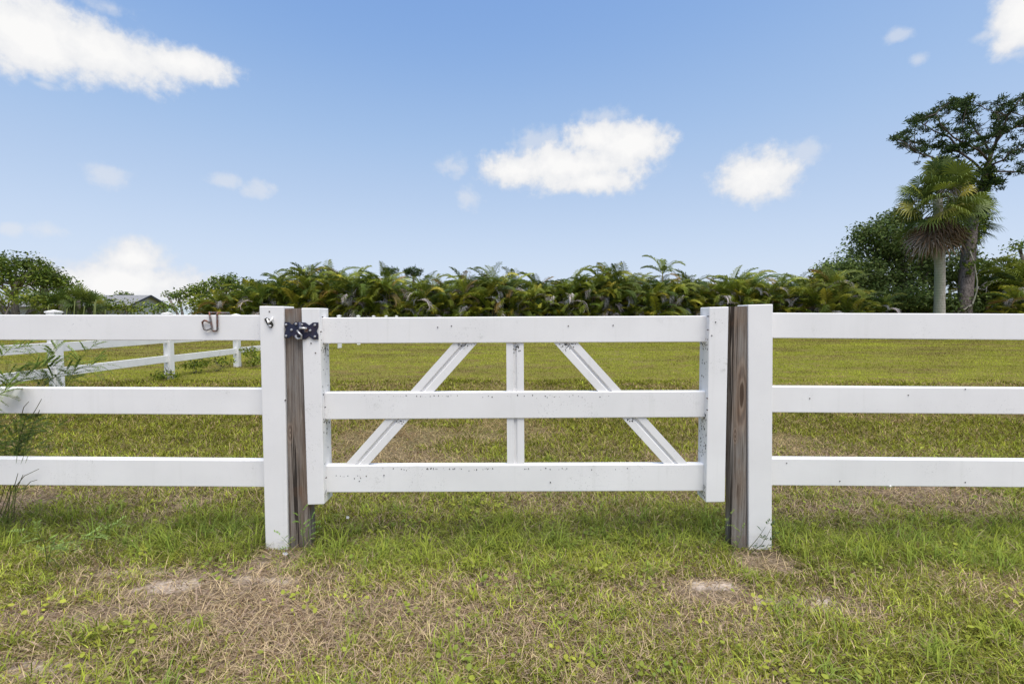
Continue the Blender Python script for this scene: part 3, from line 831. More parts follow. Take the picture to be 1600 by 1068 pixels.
# ---------------------------------------------------------------- fan palms
def fan_leaf(mb, base, az, el, petiole, Rf, col, droop=.5, seg=22, curl=1.0):
    h = Vector((math.cos(az), math.sin(az), 0)); up = Vector((0, 0, 1))
    d = h * math.cos(el) + up * math.sin(el)
    q = Vector(base) + d * petiole - up * petiole * .12
    mb.tube([base, Vector(base) + d * petiole * .5, q], [.028, .022, .016], 4, tuple(x * 1.1 for x in col), cap=False)
    side = d.cross(up)
    if side.length < .05: side = Vector((-math.sin(az), math.cos(az), 0))
    side.normalize(); nn = side.cross(d).normalized()
    roll = random.uniform(-1.1, 1.1); side2 = side * math.cos(roll) + nn * math.sin(roll); nn = side2.cross(d).normalized()
    for i in range(seg):
        a = -2.0 + 4.0 * i / (seg - 1) + random.uniform(-.05, .05)
        sd_ = (d * math.cos(a) + side2 * math.sin(a) + nn * .22 * math.cos(a * .5)).normalized()
        l = Rf * (0.72 + .28 * math.cos(a * .7)) * random.uniform(.9, 1.08)
        w = nn.cross(sd_).normalized() * Rf * .04
        m1 = q + sd_ * l * .5; m2 = q + sd_ * l * .8 - up * l * droop * .15; tp = q + sd_ * l - up * l * droop * random.uniform(.35, .65)
        f = random.uniform(.8, 1.2); cc = tuple(x * f for x in col)
        mb.add([q, m1 - w, m1 + w, m2 - w * .6, m2 + w * .6, tp], [(0, 1, 2), (1, 3, 4, 2), (3, 5, 4)], cc)
SABAL = [(4, (0.06, 0.09, 0.018)), (3, (0.10, 0.135, 0.022)), (.8, (0.17, 0.20, 0.03)), (.25, (0.27, 0.26, 0.05))]
YP = 27.0
sb = thing('cabbage_palm', gnd(1468, YP), 'tall cabbage palm with pale trunk and dead frond skirt', 'palm')
m = MB(); top = at(1467, 308, YP)
bb = at(1468, 528, YP); pts = []; rr = []
for i in range(15):
    t = i / 14
    p = Vector((bb.x + (top.x - bb.x) * t + .05 * math.sin(t * 5), YP + .04 * math.sin(t * 7), top.z * t - .1 * (1 - t)))
    pts.append(p); rr.append(.265 - .05 * t + .03 * math.exp(-t * 14) + random.uniform(-.006, .006))
m.tube(pts, rr, 16); m.build('trunk', M['bark_palm'], sb, smooth=True)
ml = MB(); mdd = MB()
for i in range(76):
    t = i / 75; az = i * 2.39996; el = 1.4 - 2.1 * t + random.uniform(-.4, .4)
    c0 = pick(SABAL)
    if t > .5 and random.random() < .2: c0 = (0.24, 0.23, 0.05)
    fan_leaf(ml, top + Vector((0, 0, .25 - .8 * t)), az, el, random.uniform(.7, 1.7), random.uniform(.7, 1.15), c0, random.uniform(.5, 1.2))
for i in range(62):
    az = i * 2.39996 + .5; el = random.uniform(-1.35, -.55)
    fan_leaf(mdd, top + Vector((0, 0, -.7 - random.random() * .6)), az, el, random.uniform(.5, 1.3), random.uniform(.75, 1.1), pick([(3, (0.19, 0.125, 0.08)), (2, (0.30, 0.25, 0.20)), (1.5, (0.12, 0.085, 0.06))]), .9, 12)
for i in range(4):
    fan_leaf(mdd, top + Vector((-.4, -.9, .75)), R(-100) + i * .25, -1.2, .5, .65, (0.21, 0.175, 0.16), 1.1, 12)
ml.build('crown', M['palm'], sb); mdd.build('dead_frond_skirt', M['dead'], sb)
# second, lower fan palm half hidden behind it
sb2 = thing('cabbage_palm', gnd(1500, 31.5), 'lower cabbage palm crown tucked between the pale trunk palm and the pine', 'palm')
t2 = at(1512, 338, 31.5); m = MB(); g2 = at(1498, 528, 31.5)
m.tube([(g2.x, 31.5, -.1), ((g2.x + t2.x) / 2 - .1, 31.5, t2.z * .5), t2], [.2, .17, .16], 10); m.build('trunk', M['bark_grey'], sb2, smooth=True)
ml = MB(); mdd = MB()
for i in range(44):
    t = i / 43
    fan_leaf(ml, t2 + Vector((0, 0, .2 - .7 * t)), i * 2.4 + 1, 1.35 - 2.1 * t, random.uniform(.7, 1.2), random.uniform(.85, 1.15), pick(SABAL), random.uniform(.5, .9))
for i in range(16):
    fan_leaf(mdd, t2 + Vector((0, 0, -.6)), i * 2.4, random.uniform(-1.3, -.8), random.uniform(.4, .9), .8, pick(DEAD), .9, 12)
ml.build('crown', M['palm'], sb2); mdd.build('dead_frond_skirt', M['dead'], sb2)
# small fan palm clump on the left
fp = thing('fan_palm', gnd(112, 29), 'bushy fan palm clump at the left below the oak', 'palm')
ml = MB(); mt = MB()
for cx_, cy_ in ((95, 474), (122, 468), (140, 478), (70, 478)):
    c_ = at(cx_, cy_, 29 + random.uniform(-.8, .8)); mt.tube([(c_.x, c_.y, 0), c_], [.13, .11], 8)
    for i in range(26):
        fan_leaf(ml, c_, i * 2.4, 1.4 - 2.0 * i / 25, random.uniform(.35, .7), random.uniform(.5, .75), pick(SABAL), .5, 16)
mt.build('trunk', M['bark_grey'], fp, smooth=True); ml.build('crown', M['palm'], fp)

# ---------------------------------------------------------------- pines
def needles(mb, c, r, n, pal):
    for _ in range(n):
        d = Vector((random.gauss(0, 1), random.gauss(0, 1), random.gauss(.35, .8))).normalized()
        p0 = Vector(c) + Vector((random.gauss(0, 1), random.gauss(0, 1), random.gauss(0, .55))) * r * .42
        l = r * random.uniform(.45, .85); w = d.orthogonal().normalized() * r * .085
        w = Matrix.Rotation(random.random() * 6.283, 3, d) @ w
        f = random.uniform(.75, 1.25); cc = tuple(x * f for x in pick(pal))
        mb.add([p0 - w, p0 + w, p0 + d * l], [(0, 1, 2)], cc)
        mb.add([p0 + d * l * .1 + w.cross(d) - w * .0, p0 - w.cross(d), p0 + d * l * .9 + w], [(0, 1, 2)], cc)
PINE = [(3, (0.035, 0.06, 0.02)), (2, (0.06, 0.10, 0.03)), (1, (0.11, 0.16, 0.045))]
YN = 29.5
pn = thing('pine_tree', gnd(1508, YN), 'tall leaning pine with a wide open crown behind the cabbage palm', 'tree')
mt = MB(); mb_ = MB(); ml = MB()
def P(px, py, dy=0.0): return at(px, py, YN + dy)
trunk = [P(1508, 530), P(1508, 480), P(1513, 430), P(1518, 380), P(1522, 345, .1), P(1527, 310, .2), P(1538, 278, .2), P(1547, 245, 0), P(1556, 222, 0)]
mt.tube(trunk, [.40, .34, .29, .25, .21, .18, .15, .11, .07], 12)
mt.build('trunk', M['bark_pine'], pn, smooth=True)
limbs = [
    [(1556, 222, 0), (1570, 205, .4), (1590, 198, .6), (1625, 196, 1), (1670, 190, 1.4)],
    [(1550, 238, 0), (1565, 205, -.5), (1575, 180, -1), (1592, 158, -1.2)],
    [(1556, 222, 0), (1562, 195, .8), (1556, 165, 1.3)],
    [(1541, 270, .2), (1552, 256, -.4), (1568, 250, -.8), (1578, 238, -1), (1600, 230, -1.2), (1640, 222, -1.2)],
    [(1530, 300, .2), (1552, 268, .5), (1575, 268, .8), (1610, 270, 1.0), (1650, 268, 1.2)],
    [(1548, 243, 0), (1540, 225, .6), (1525, 205, 1), (1512, 180, 1.3), (1508, 160, 1.5)],
    [(1545, 252, 0), (1530, 235, -.6), (1510, 226, -1), (1490, 215, -1.3), (1470, 195, -1.6), (1462, 178, -1.6)],
    [(1540, 272, .2), (1520, 252, .3), (1500, 238, .8), (1478, 232, 1.2), (1455, 228, 1.6), (1430, 222, 1.8), (1405, 212, 2)],
    [(1534, 290, .2), (1510, 268, -.3), (1480, 255, -.8), (1455, 245, -1), (1430, 238, -1.2)],
    [(1500, 238, .8), (1485, 215, 1), (1460, 205, 1.2), (1440, 192, 1.2)],
    [(1512, 180, 1.3), (1495, 172, 1.6), (1475, 165, 2)],
    [(1533, 292, .2), (1545, 290, .2), (1560, 280, .1)],
    [(1528, 305, .2), (1515, 290, -.6), (1500, 282, -1)],
]
lp = []
for L_ in limbs:
    pts = [P(*q) for q in L_]
    n = len(pts); mb_.tube(pts, [.06 * (1 - .72 * i / (n - 1)) + .012 for i in range(n)], 6)
    for a, b in zip(pts[:-1], pts[1:]):
        for t in (0, .25, .5, .75): lp.append(a.lerp(b, t))
    lp.append(pts[-1])
clumps = []
def edge_top(px): return float(np.interp(px, [1398, 1420, 1450, 1475, 1510, 1540, 1560, 1590, 1620, 1680], [212, 192, 172, 166, 152, 158, 160, 146, 150, 165]))
def edge_bot(px): return float(np.interp(px, [1398, 1420, 1450, 1500, 1530, 1560, 1600, 1680], [214, 240, 250, 250, 240, 238, 236, 232]))
for _ in range(58):
    px = random.uniform(1398, 1680); t = random.random() ** 1.1
    py = edge_top(px) + 3 + (edge_bot(px) - edge_top(px)) * t
    clumps.append((px, py, random.uniform(-2.4, 2.4)))
for px in range(1400, 1680, 8):
    clumps.append((px + random.uniform(-4, 4), edge_top(px) + random.uniform(-4, 14), random.uniform(-1.5, 1.5)))
for L_ in limbs:
    for _ in range(9):
        j = random.randrange(len(L_) - 1); t = random.random(); a, b = L_[j], L_[j + 1]
        clumps.append((a[0] + (b[0] - a[0]) * t + random.gauss(0, 6), a[1] + (b[1] - a[1]) * t + random.gauss(-3, 6), a[2] + (b[2] - a[2]) * t + random.gauss(0, .3)))
for _ in range(12): clumps.append((random.uniform(1410, 1545), random.uniform(225, 268), random.uniform(-1.5, 1.5)))
for _ in range(4): clumps.append((random.gauss(1540, 9), random.uniform(262, 315), random.uniform(-.6, .6)))
clumps += [(1556, 281, .1), (1563, 284, .2), (1549, 286, 0), (1540, 296, -.3), (1532, 320, -.4), (1538, 330, .3), (1500, 278, -1), (1596, 262, 1), (1604, 256, 1.1), (1520, 300, .6), (1530, 268, .8), (1524, 335, 0), (1512, 318, .3)]
for px, py, dy in clumps:
    c_ = P(px, py, dy); r = random.uniform(.2, .44)
    nb_ = min(lp, key=lambda q: (q - c_).length)
    if (nb_ - c_).length > .15:
        mid = nb_.lerp(c_, .5) + Vector((random.uniform(-.15, .15), random.uniform(-.15, .15), random.uniform(-.2, .05)))
        mb_.tube([nb_, mid, c_], [.028, .02, .012], 4, cap=False)
    needles(ml, c_, r, 54, PINE)
mb_.build('branches', M['bark_dark'], pn, smooth=True)
ml.build('crown', M['needle'], pn)
# vine leaves climbing the pine trunk
ml = MB()
for i in range(len(trunk) - 1):
    for _ in range(int(70 if 2 <= i <= 6 else 0)):
        p = trunk[i].lerp(trunk[i + 1], random.random()) + Vector((random.gauss(0, .3), random.gauss(-.1, .25), random.gauss(0, .15)))
        leaves(ml, [(p, (.12, .12, .12), 1.0)], 1, .16, PAL_OAK)
ml.build('climbing_vine', M['leaf'], pn)
m = MB(); m.tube([P(1516, 392, -.35), P(1522, 410, -.45), P(1527, 440, -.5), P(1526, 455, -.5), P(1520, 475, -.45), P(1508, 483, -.4), P(1498, 486, -.4), P(1494, 500, -.4)], [.03, .035, .04, .04, .045, .045, .04, .03], 6)
m.build('hanging_root', M['bark_palm'], pn, smooth=True)
def far_pine(px, py, Y_, rpx, label):
    o = thing('pine_tree', gnd(px, Y_), label, 'tree'); mt = MB(); ml = MB()
    t_ = at(px, py, Y_); s = Y_ / F_PX
    mt.tube([(t_.x, Y_, 0), (t_.x + .2, Y_, t_.z * .6), t_], [.25, .2, .1], 8)
    for _ in range(16):
        c_ = t_ + Vector((random.uniform(-1, 1) * rpx * s, random.uniform(-1, 1) * rpx * s, random.uniform(-.8, .5) * rpx * s))
        mt.tube([t_ - Vector((0, 0, rpx * s * .8)), c_], [.05, .02], 4); needles(ml, c_, .55, 40, PINE)
    mt.build('trunk', M['bark_pine'], o, smooth=True); ml.build('crown', M['needle'], o)
far_pine(608, 423, 62, 9, 'small flat-topped pine head above the left half of the hedge')
far_pine(645, 424, 62, 10, 'rounded pine head just right of the flat-topped one')

# ---------------------------------------------------------------- house
hs = thing('house', (-43, 48.5, 0), 'low grey house with a gable roof beyond the shrubs on the left', 'house')
k = NT('house_wall_paint', .8, .2); k.base(k.ramp(k.noise(k.coord(), 2, 4), [(.3, (.42, .44, .46)), (.7, (.48, .50, .52))])); M['hwall'] = k.m
k = NT('roof_shingle', .85, .15)
bk = k.n('ShaderNodeTexBrick'); bk.inputs['Scale'].default_value = 3; bk.inputs['Color1'].default_value = (.20, .205, .215, 1); bk.inputs['Color2'].default_value = (.26, .265, .275, 1); bk.inputs['Mortar'].default_value = (.12, .12, .13, 1); bk.inputs['Mortar Size'].default_value = .02
k.link(k.coord(), bk.inputs['Vector']); k.base(bk.outputs['Color']); M['roof'] = k.m
k = NT('dark_fascia', .6, .3); k.base((.03, .035, .05)); M['fascia'] = k.m
k = NT('window_glass', .1, .6); k.base((.03, .04, .05)); M['glass'] = k.m
x0, x1, y0, y1, ze, zr = -50.0, -36.3, 46.0, 51.0, 2.45, 3.42
ym = (y0 + y1) / 2
m = MB(); m.add([(x0, y0, 0), (x1, y0, 0), (x1, y1, 0), (x0, y1, 0), (x0, y0, ze), (x1, y0, ze), (x1, y1, ze), (x0, y1, ze), (x0, ym, zr - .08), (x1, ym, zr - .08)],
                [(0, 1, 5, 4), (1, 2, 6, 9, 5), (2, 3, 7, 6), (3, 0, 4, 8, 7)]); m.build('wall', M['hwall'], hs)
def slab(ya, za, yb, zb):
    m = MB(); n = 0.1
    m.add([(x0 - .4, ya, za), (x1 + .4, ya, za), (x1 + .4, yb, zb), (x0 - .4, yb, zb), (x0 - .4, ya, za - n), (x1 + .4, ya, za - n), (x1 + .4, yb, zb - n), (x0 - .4, yb, zb - n)],
          [(0, 1, 2, 3), (7, 6, 5, 4), (0, 4, 5, 1), (1, 5, 6, 2), (2, 6, 7, 3), (3, 7, 4, 0)])
    return m.build('roof', M['roof'], hs)
slab(y0 - .5, ze - .16, ym, zr + .04); slab(y1 + .5, ze - .16, ym + .003, zr + .037)
for ya in (y0 - .5, y1 + .5):
    m = MB(); xx = x1 + .41
    m.add([(xx, ya, ze - .30), (xx + .05, ya, ze - .30), (xx + .05, ya, ze - .14), (xx, ya, ze - .14), (xx, ym, zr - .12), (xx + .05, ym, zr - .12), (xx + .05, ym, zr + .06), (xx, ym, zr + .06)],
          [(0, 1, 2, 3), (7, 6, 5, 4), (0, 4, 5, 1), (1, 5, 6, 2), (2, 6, 7, 3), (3, 7, 4, 0)])
    m.build('fascia', M['fascia'], hs)
m = MB(); m.prism([(-42, y0 - .02, 2.0), (-40.6, y0 - .02, 2.0), (-40.6, y0 - .02, 1.0), (-42, y0 - .02, 1.0)], .018); m.build('window', M['glass'], hs)

# ================================================================ GRASS
LIME, LUSH, OLIVE = np.array((.30, .345, .045)), np.array((.205, .285, .058)), np.array((.245, .245, .035))
STRAW, BROWN, PINK = np.array((.60, .47, .28)), np.array((.22, .14, .08)), np.array((.46, .34, .26))
def px_to_ground(px, py):
    d = ray(px, py); t = -CAM_Z / d.z; return d.x * t, d.y * t
BARE = [(px_to_ground(300, 905), .62, .15, .75), (px_to_ground(140, 960), .5, .12, .6), (px_to_ground(1180, 930), .5, .11, .8), (px_to_ground(1090, 985), .35, .09, .6), (px_to_ground(1350, 950), .4, .1, .5), (px_to_ground(560, 950), .3, .08, .5), (px_to_ground(760, 680), .9, .35, .4), (px_to_ground(1230, 690), .8, .35, .5), (px_to_ground(265, 915), .34, .13, .9), (px_to_ground(180, 890), .3, .1, .6), (px_to_ground(1120, 918), .24, .09, .95), (px_to_ground(1250, 940), .28, .09, .9), (px_to_ground(1400, 900), .26, .1, .5),
        (px_to_ground(400, 915), .3, .12, .6), (px_to_ground(60, 1040), .25, .1, .6), (px_to_ground(760, 905), .25, .08, .4), (px_to_ground(80, 780), .35, .12, .6), (px_to_ground(290, 675), .6, .3, .4), (px_to_ground(330, 660), .7, .3, .5)]
def fields(x, y):
    green = fbm(x * 1.1 + 3, y * 1.1 + 8, 4) * .6 + fbm(x * 3.3 + 13, y * 3.3 + 2, 3) * .4
    green = (green - .5) * 2.6 + .5
    band = np.exp(-((y - 2.60 - .12 * np.sin(x * 2.1)) / .25) ** 2) * np.clip(.1 + 1.7 * fbm(x * 2.3 + 5, y * 2.3 + 1, 3), .1, 1)          # lusher strip under the fence
    dry = np.exp(-((y - 2.13 - .06 * np.sin(x * 1.7 + 1)) / .2) ** 2) * np.clip(.55 + .4 * np.sin(x * 1.3 + 2.2), .15, 1)
    right = np.clip((x - 1.3) / .6, 0, 1) * (y < 3)
    g = green * .98 + .18 + band * .5 - dry * .42 + right * .18 - .12 * (y < 2.0) + np.clip((y - 3.2) / 1.5, 0, 1) * (.30 - .75 * np.clip(fbm(x * .8 + 7, y * .8 + 2, 4) * 3.2 - 1.45, 0, 1))
    bare = np.zeros_like(x)
    for (c, rx, ry, s) in BARE:
        bare = np.maximum(bare, s * np.exp(-(((x - c[0]) / rx) ** 2 + ((y - c[1]) / ry) ** 2) ** 1.2))
    bare = bare * np.clip(fbm(x * 5, y * 5, 3) * 2.2 - .25, 0, 1)
    return np.clip(g - bare * .9, 0, 1.3), band, bare

def sample_xy(n, y0, y1, power, margin=.6):
    """points over the seen wedge of ground, density falling as y**-power"""
    out = []
    need = n
    while need > 0:
        u = rng.random(need * 2); p = 1 - power + 1
        y = (y0 ** p + u * (y1 ** p - y0 ** p)) ** (1 / p) if abs(p) > 1e-3 else y0 * (y1 / y0) ** u
        half = y * 1.06 + margin
        x = (rng.random(need * 2) * 2 - 1) * half
        out.append(np.stack([x, y], 1)[:need]); need = 0
    return np.concatenate(out)

def blades(name, xy, length, width, lean, col, label=None, lift=0.0, curl=.5, mat='grass', fade=.0):
    """tapered bent blades: base pair, middle pair, tip"""
    n = len(xy); x, y = xy[:, 0], xy[:, 1]
    if fade:      # the field's closer-mown turf is a duller olive than the verge
        f_ = np.clip((y - 3.0) / 2.2, 0, 1)[:, None]; col = col * (1 - f_ + f_ * np.array((.72, .70, .55)))
    z = ground_z(x, y) - .004 + lift
    az = rng.random(n) * 6.2832; ln = np.clip(lean + rng.normal(0, .22, n), .05, 1.54)
    dx, dy = np.cos(az), np.sin(az); px, py = -dy, dx
    h1, r1 = np.cos(ln), np.sin(ln); ln2 = np.clip(ln + curl * (.5 + rng.random(n)), 0, 1.75); h2, r2 = np.cos(ln2), np.sin(ln2)
    L = length; W = width
    V = np.zeros((n, 5, 3), np.float32)
    b = np.stack([x, y, z], 1); pw = np.stack([px, py, np.zeros(n)], 1) * (W * .5)[:, None]
    m_ = b + np.stack([dx * r1, dy * r1, h1], 1) * (L * .5)[:, None]
    t_ = m_ + np.stack([dx * r2, dy * r2, h2], 1) * (L * .5)[:, None]
    V[:, 0] = b - pw * .8; V[:, 1] = b + pw * .8; V[:, 2] = m_ + pw; V[:, 3] = m_ - pw; V[:, 4] = t_
    V[:, :, 2] = np.maximum(V[:, :, 2], z[:, None] - .01)
    me = bpy.data.meshes.new(name)
    me.vertices.add(n * 5); me.vertices.foreach_set('co', V.ravel())
    base = (np.arange(n) * 5)[:, None]
    quads = base + np.array([[0, 1, 2, 3]]); tris = base + np.array([[3, 2, 4]])
    li = np.concatenate([quads, tris], 1).ravel().astype(np.int32)
    starts = ((np.arange(n) * 7)[:, None] + np.array([[0, 4]])).ravel().astype(np.int32)
    me.loops.add(len(li)); me.loops.foreach_set('vertex_index', li)
    me.polygons.add(n * 2); me.polygons.foreach_set('loop_start', starts)
    me.update(calc_edges=True)
    ca = me.attributes.new('tint', 'FLOAT_COLOR', 'POINT')
    cc = np.ones((n, 5, 4), np.float32); cc[:, :, :3] = col[:, None, :]
    cc[:, 4, :3] = col * .75 + np.array((.30, .25, .12)) * .25 * np.clip(col.mean(1) * 5, 0, 1)[:, None]
    ca.data.foreach_set('color', cc.ravel())
    me.polygons.foreach_set('use_smooth', np.ones(n * 2, bool))
    me.materials.append(M[mat])
    o = bpy.data.objects.new(name, me); C.objects.link(o); o['kind'] = 'stuff'
    tag(o, label, 'grass')
    return o

POST_X = [at(432, 864, YF).x, at(470, 850, YF).x, at(1153, 862, YF).x, at(1188, 858, YF).x]
def post_gap(x, y):
    """1 in the open, lower right in front of the gate posts where the turf is thin"""
    w = np.ones_like(x)
    for px_0 in POST_X: w = np.minimum(w, 1 - .88 * np.exp(-((x - px_0) / .09) ** 4 - ((y - 2.42) / .17) ** 4))
    return w
def lerp(a, b, t): return a[None, :] * (1 - t[:, None]) + b[None, :] * t[:, None]
def green_cols(g, n):
    c = lerp(OLIVE, LIME, np.clip(rng.normal(.35, .35, n), 0, 1)); c = c * (1 - .6 * (rng.random(n) < .3)[:, None]) + LUSH[None, :] * .6 * (rng.random(n) < .3)[:, None]
    return c * rng.uniform(.5, 1.35, n)[:, None]
def dry_cols(n):
    r = rng.random(n)[:, None]
    c = np.where(r < .5, STRAW[None, :], np.where(r < .78, PINK[None, :], BROWN[None, :]))
    return c * rng.uniform(.45, 1.2, n)[:, None]

def near_grass():
    # dead straw lying on the soil
    xy = sample_xy(230000, 1.25, 9.0, 1.7); x, y = xy.T
    g, band, bare = fields(x, y)
    keep = rng.random(len(x)) < np.clip(1.1 - .55 * g - bare * .85, .12, 1)
    xy = xy[keep]; n = len(xy); y = xy[:, 1]; ws = np.maximum(1, y / 2.6)
    blades('straw', xy, rng.uniform(.03, .11, n) * ws ** .35, rng.uniform(.0014, .0028, n) * ws, np.full(n, 1.25), dry_cols(n), 'dry straw and clippings matted on the ground round the fence', .006, .3, fade=1)
    # living grass
    xy = sample_xy(430000, 1.25, 9.5, 1.7); x, y = xy.T
    g, band, bare = fields(x, y)
    keep = rng.random(len(x)) < np.clip((g - .02) * 1.35, .05, 1)
    xy = xy[keep]; x, y = xy.T; g, band = g[keep], band[keep]; n = len(xy); ws = np.maximum(1, y / 2.6)
    L = rng.uniform(.025, .075, n) * (1 + .9 * band * rng.random(n)) * (.7 + .5 * np.clip(g, 0, 1)) * ws ** .2 * post_gap(x, y)
    col = green_cols(g, n)
    col = col * (1 - .3 * np.clip(band, 0, 1)[:, None]) + (LUSH * 1.15)[None, :] * .3 * np.clip(band, 0, 1)[:, None]
    col = col * (.5 + 1.0 * fbm(x * 4.2 + 1, y * 5.0 + 6, 4))[:, None]
    dryb = rng.random(n) < np.clip(.42 - .35 * g, .06, .4)
    col[dryb] = dry_cols(int(dryb.sum()))
    blades('grass', xy, L, rng.uniform(.002, .0042, n) * ws, np.full(n, .75), col, 'short mown grass growing round the fence and gate', 0, .6, fade=1)
    # taller tufts
    nt = 1500; c = sample_xy(nt, 1.35, 4.2, 1.2); g, band, bare = fields(c[:, 0], c[:, 1])
    k_ = rng.random(nt) < np.clip(.2 + .9 * band + .3 * (g - .4) - bare, .03, 1); c = c[k_]; nb = 26
    xy = np.repeat(c, nb, 0) + rng.normal(0, .022, (len(c) * nb, 2)); n = len(xy)
    tone = np.repeat(rng.random(len(c)), nb)
    col = lerp(LUSH, LIME, tone) * rng.uniform(.75, 1.25, n)[:, None]
    scale = np.repeat(rng.uniform(.6, 1.35, len(c)) * np.where(fields(c[:, 0], c[:, 1])[1] > .35, 1.4, .88), nb)
    blades('grass_tufts', xy, rng.uniform(.05, .14, n) * scale * post_gap(xy[:, 0], xy[:, 1]), rng.uniform(.0025, .0048, n), np.full(n, .55), col, 'longer green grass tufts along the foot of the fence', 0, .75)
    # long thin dry stalks arching over
    nn_ = 1500; xy = sample_xy(nn_, 1.3, 4.0, 1.4); n = len(xy)
    blades('dry_stalks', xy, rng.uniform(.08, .22, n), rng.uniform(.0011, .0018, n), np.full(n, 1.05), dry_cols(n) * 1.1, 'long pale dry stalks arching over the grass', .01, .7)
near_grass()

def broad_weeds():
    """little rounded leaves of creeping weeds, in patches"""
    nc = 150; c = sample_xy(nc, 1.35, 3.2, 1.3); V, Fs, cols = [], [], []
    mb = MB()
    for (cx, cy) in c:
        tone = lerp(np.array((.16, .22, .035)), np.array((.34, .36, .05)), np.array([random.random()]))[0]
        for _ in range(random.randint(6, 22)):
            x = cx + random.gauss(0, .05); y = cy + random.gauss(0, .04); z = float(ground_z(x, y)) + random.uniform(.012, .05)
            s = random.uniform(.006, .013); nrm = Vector((random.gauss(0, .35), random.gauss(0, .35) - .15, 1)).normalized(); t = nrm.orthogonal().normalized()
            t = Matrix.Rotation(random.random() * 6.28, 3, nrm) @ t; b = nrm.cross(t); p = Vector((x, y, z)); f = random.uniform(.75, 1.2)
            mb.add([p - t * s, p - t * s * .3 + b * s * .75, p + t * s * .6 + b * s * .6, p + t * s * 1.15, p + t * s * .6 - b * s * .6, p - t * s * .3 - b * s * .75], [(0, 1, 2, 3, 4, 5)], tuple(tone * f))
    o = mb.build('creeping_weeds', M['weed']); o['kind'] = 'stuff'; tag(o, 'small round-leaved creeping weeds scattered in the grass', 'weeds')
broad_weeds()

def far_grass():
    xy = sample_xy(420000, 8.0, 46.0, 1.55, 2.0); x, y = xy.T
    g = fbm(x * .3 + 31, y * .6 + 11, 4) * .5 + fbm(x * .9 + 3, y * 2.2 + 8, 3) * .5; g = (g - .5) * 5.0 + .62 + np.clip(x / 20, -.15, .2)
    n = len(xy); t = np.clip(g + rng.normal(0, .25, n), 0, 1)
    col = lerp(np.array((.165, .125, .05)), np.array((.24, .262, .028)), t) * rng.uniform(.7, 1.3, n)[:, None]
    col = col * (.35 + 1.3 * (fbm(x * .22 + 50, y * .7 + 20, 4) * .5 + fbm(x * 1.3 + 9, y * 3.0 + 4, 3) * .5))[:, None]
    ws = y / 9.0
    blades('field_grass', xy, rng.uniform(.03, .06, n) * (1 + .02 * y), .007 * ws * rng.uniform(.6, 1.3, n), np.full(n, .85), col, 'mown olive green lawn of the field beyond the gate', 0, .5)
far_grass()

# ================================================================ WEED PLANTS
def pinnate(mb, p, d, L, nl, ls, col):
    up = Vector((0, 0, 1)); s = d.cross(up)
    if s.length < .05: s = Vector((1, 0, 0))
    s.normalize()
    for i in range(nl):
        t = (i + 1) / nl; q = p + d * L * t - up * L * .25 * t * t
        for sg in (-1, 1):
            dd = (s * sg * .8 + d * .55 + up * random.uniform(-.1, .3)).normalized(); l = ls * random.uniform(.8, 1.15)
            w = dd.cross(up); w = (w.normalized() if w.length > .01 else d) * l * .19
            f = random.uniform(.75, 1.25); cc = tuple(x * f for x in col)
            mb.add([q, q + dd * l * .5 + w, q + dd * l, q + dd * l * .5 - w], [(0, 1, 2, 3)], cc)
    return [p, p + d * L * .5 - up * L * .06, p + d * L - up * L * .25]
def weed(name, label, stems, leafcol, stemcol, ls=.016, lf_len=.07, nl=7, every=.03, cat='weed', rad=.0028):
    base = stems[0][0]
    o = thing(name, base, label, cat); ms = MB(); ml = MB()
    for st in stems:
        st = [Vector(p) for p in st]
        n = len(st); ms.tube(st, [rad * (1 - .65 * i / (n - 1)) for i in range(n)], 5, stemcol)
        for a, b in zip(st[:-1], st[1:]):
            seg = (b - a); ln = seg.length; kx = max(1, int(ln / every)); dirn = seg.normalized()
            for j in range(kx):
                if a is st[0] and j < kx * .45: continue
                p = a.lerp(b, (j + random.random() * .6) / kx)
                side = dirn.cross(Vector((random.gauss(0, 1), random.gauss(0, 1), random.gauss(0, 1)))).normalized()
                d = (side + dirn * .6 + Vector((0, 0, .15))).normalized()
                tw = pinnate(ml, p, d, lf_len * random.uniform(.6, 1.2), nl, ls, leafcol)
                ms.tube(tw, rad * .3, 3, stemcol, cap=False)
        pinnate(ml, st[-1], (st[-1] - st[-2]).normalized(), lf_len, nl, ls, leafcol)
    ms.build('stems', M['weed'], o); ml.build('leaves', M['weed'], o)
    return o
SC = (.09, .075, .045)
def W(px, py, Y): return at(px, py, Y)
gb = lambda px, Y: Vector((at(px, 600, Y).x, Y, 0))
weed('feathery_weed', 'tall feathery green weed leaning in behind the left fence at the edge', [
    [gb(-30, 2.95), W(-10, 660, 2.9), W(20, 600, 2.85), W(70, 570, 2.8), W(90, 545, 2.8)],
    [gb(-40, 2.95), W(-20, 640, 2.9), W(10, 590, 2.9), W(40, 575, 2.85), W(90, 575, 2.85)],
    [gb(-15, 2.9), W(60, 640, 2.9), W(105, 600, 2.9), W(125, 560, 2.9), W(150, 535, 2.9)],
    [gb(-50, 2.95), W(-30, 620, 2.9), W(-10, 570, 2.85), W(15, 545, 2.85), W(50, 540, 2.85)],
    [gb(-20, 2.9), W(50, 620, 2.85), W(95, 580, 2.85), W(140, 572, 2.85), W(160, 570, 2.85)],
    [gb(-60, 2.9), W(-20, 625, 2.6), W(5, 612, 2.52), W(12, 606, 2.5)],
], (.20, .28, .06), (.14, .15, .06), .019, .11, 12, .012, rad=.002)
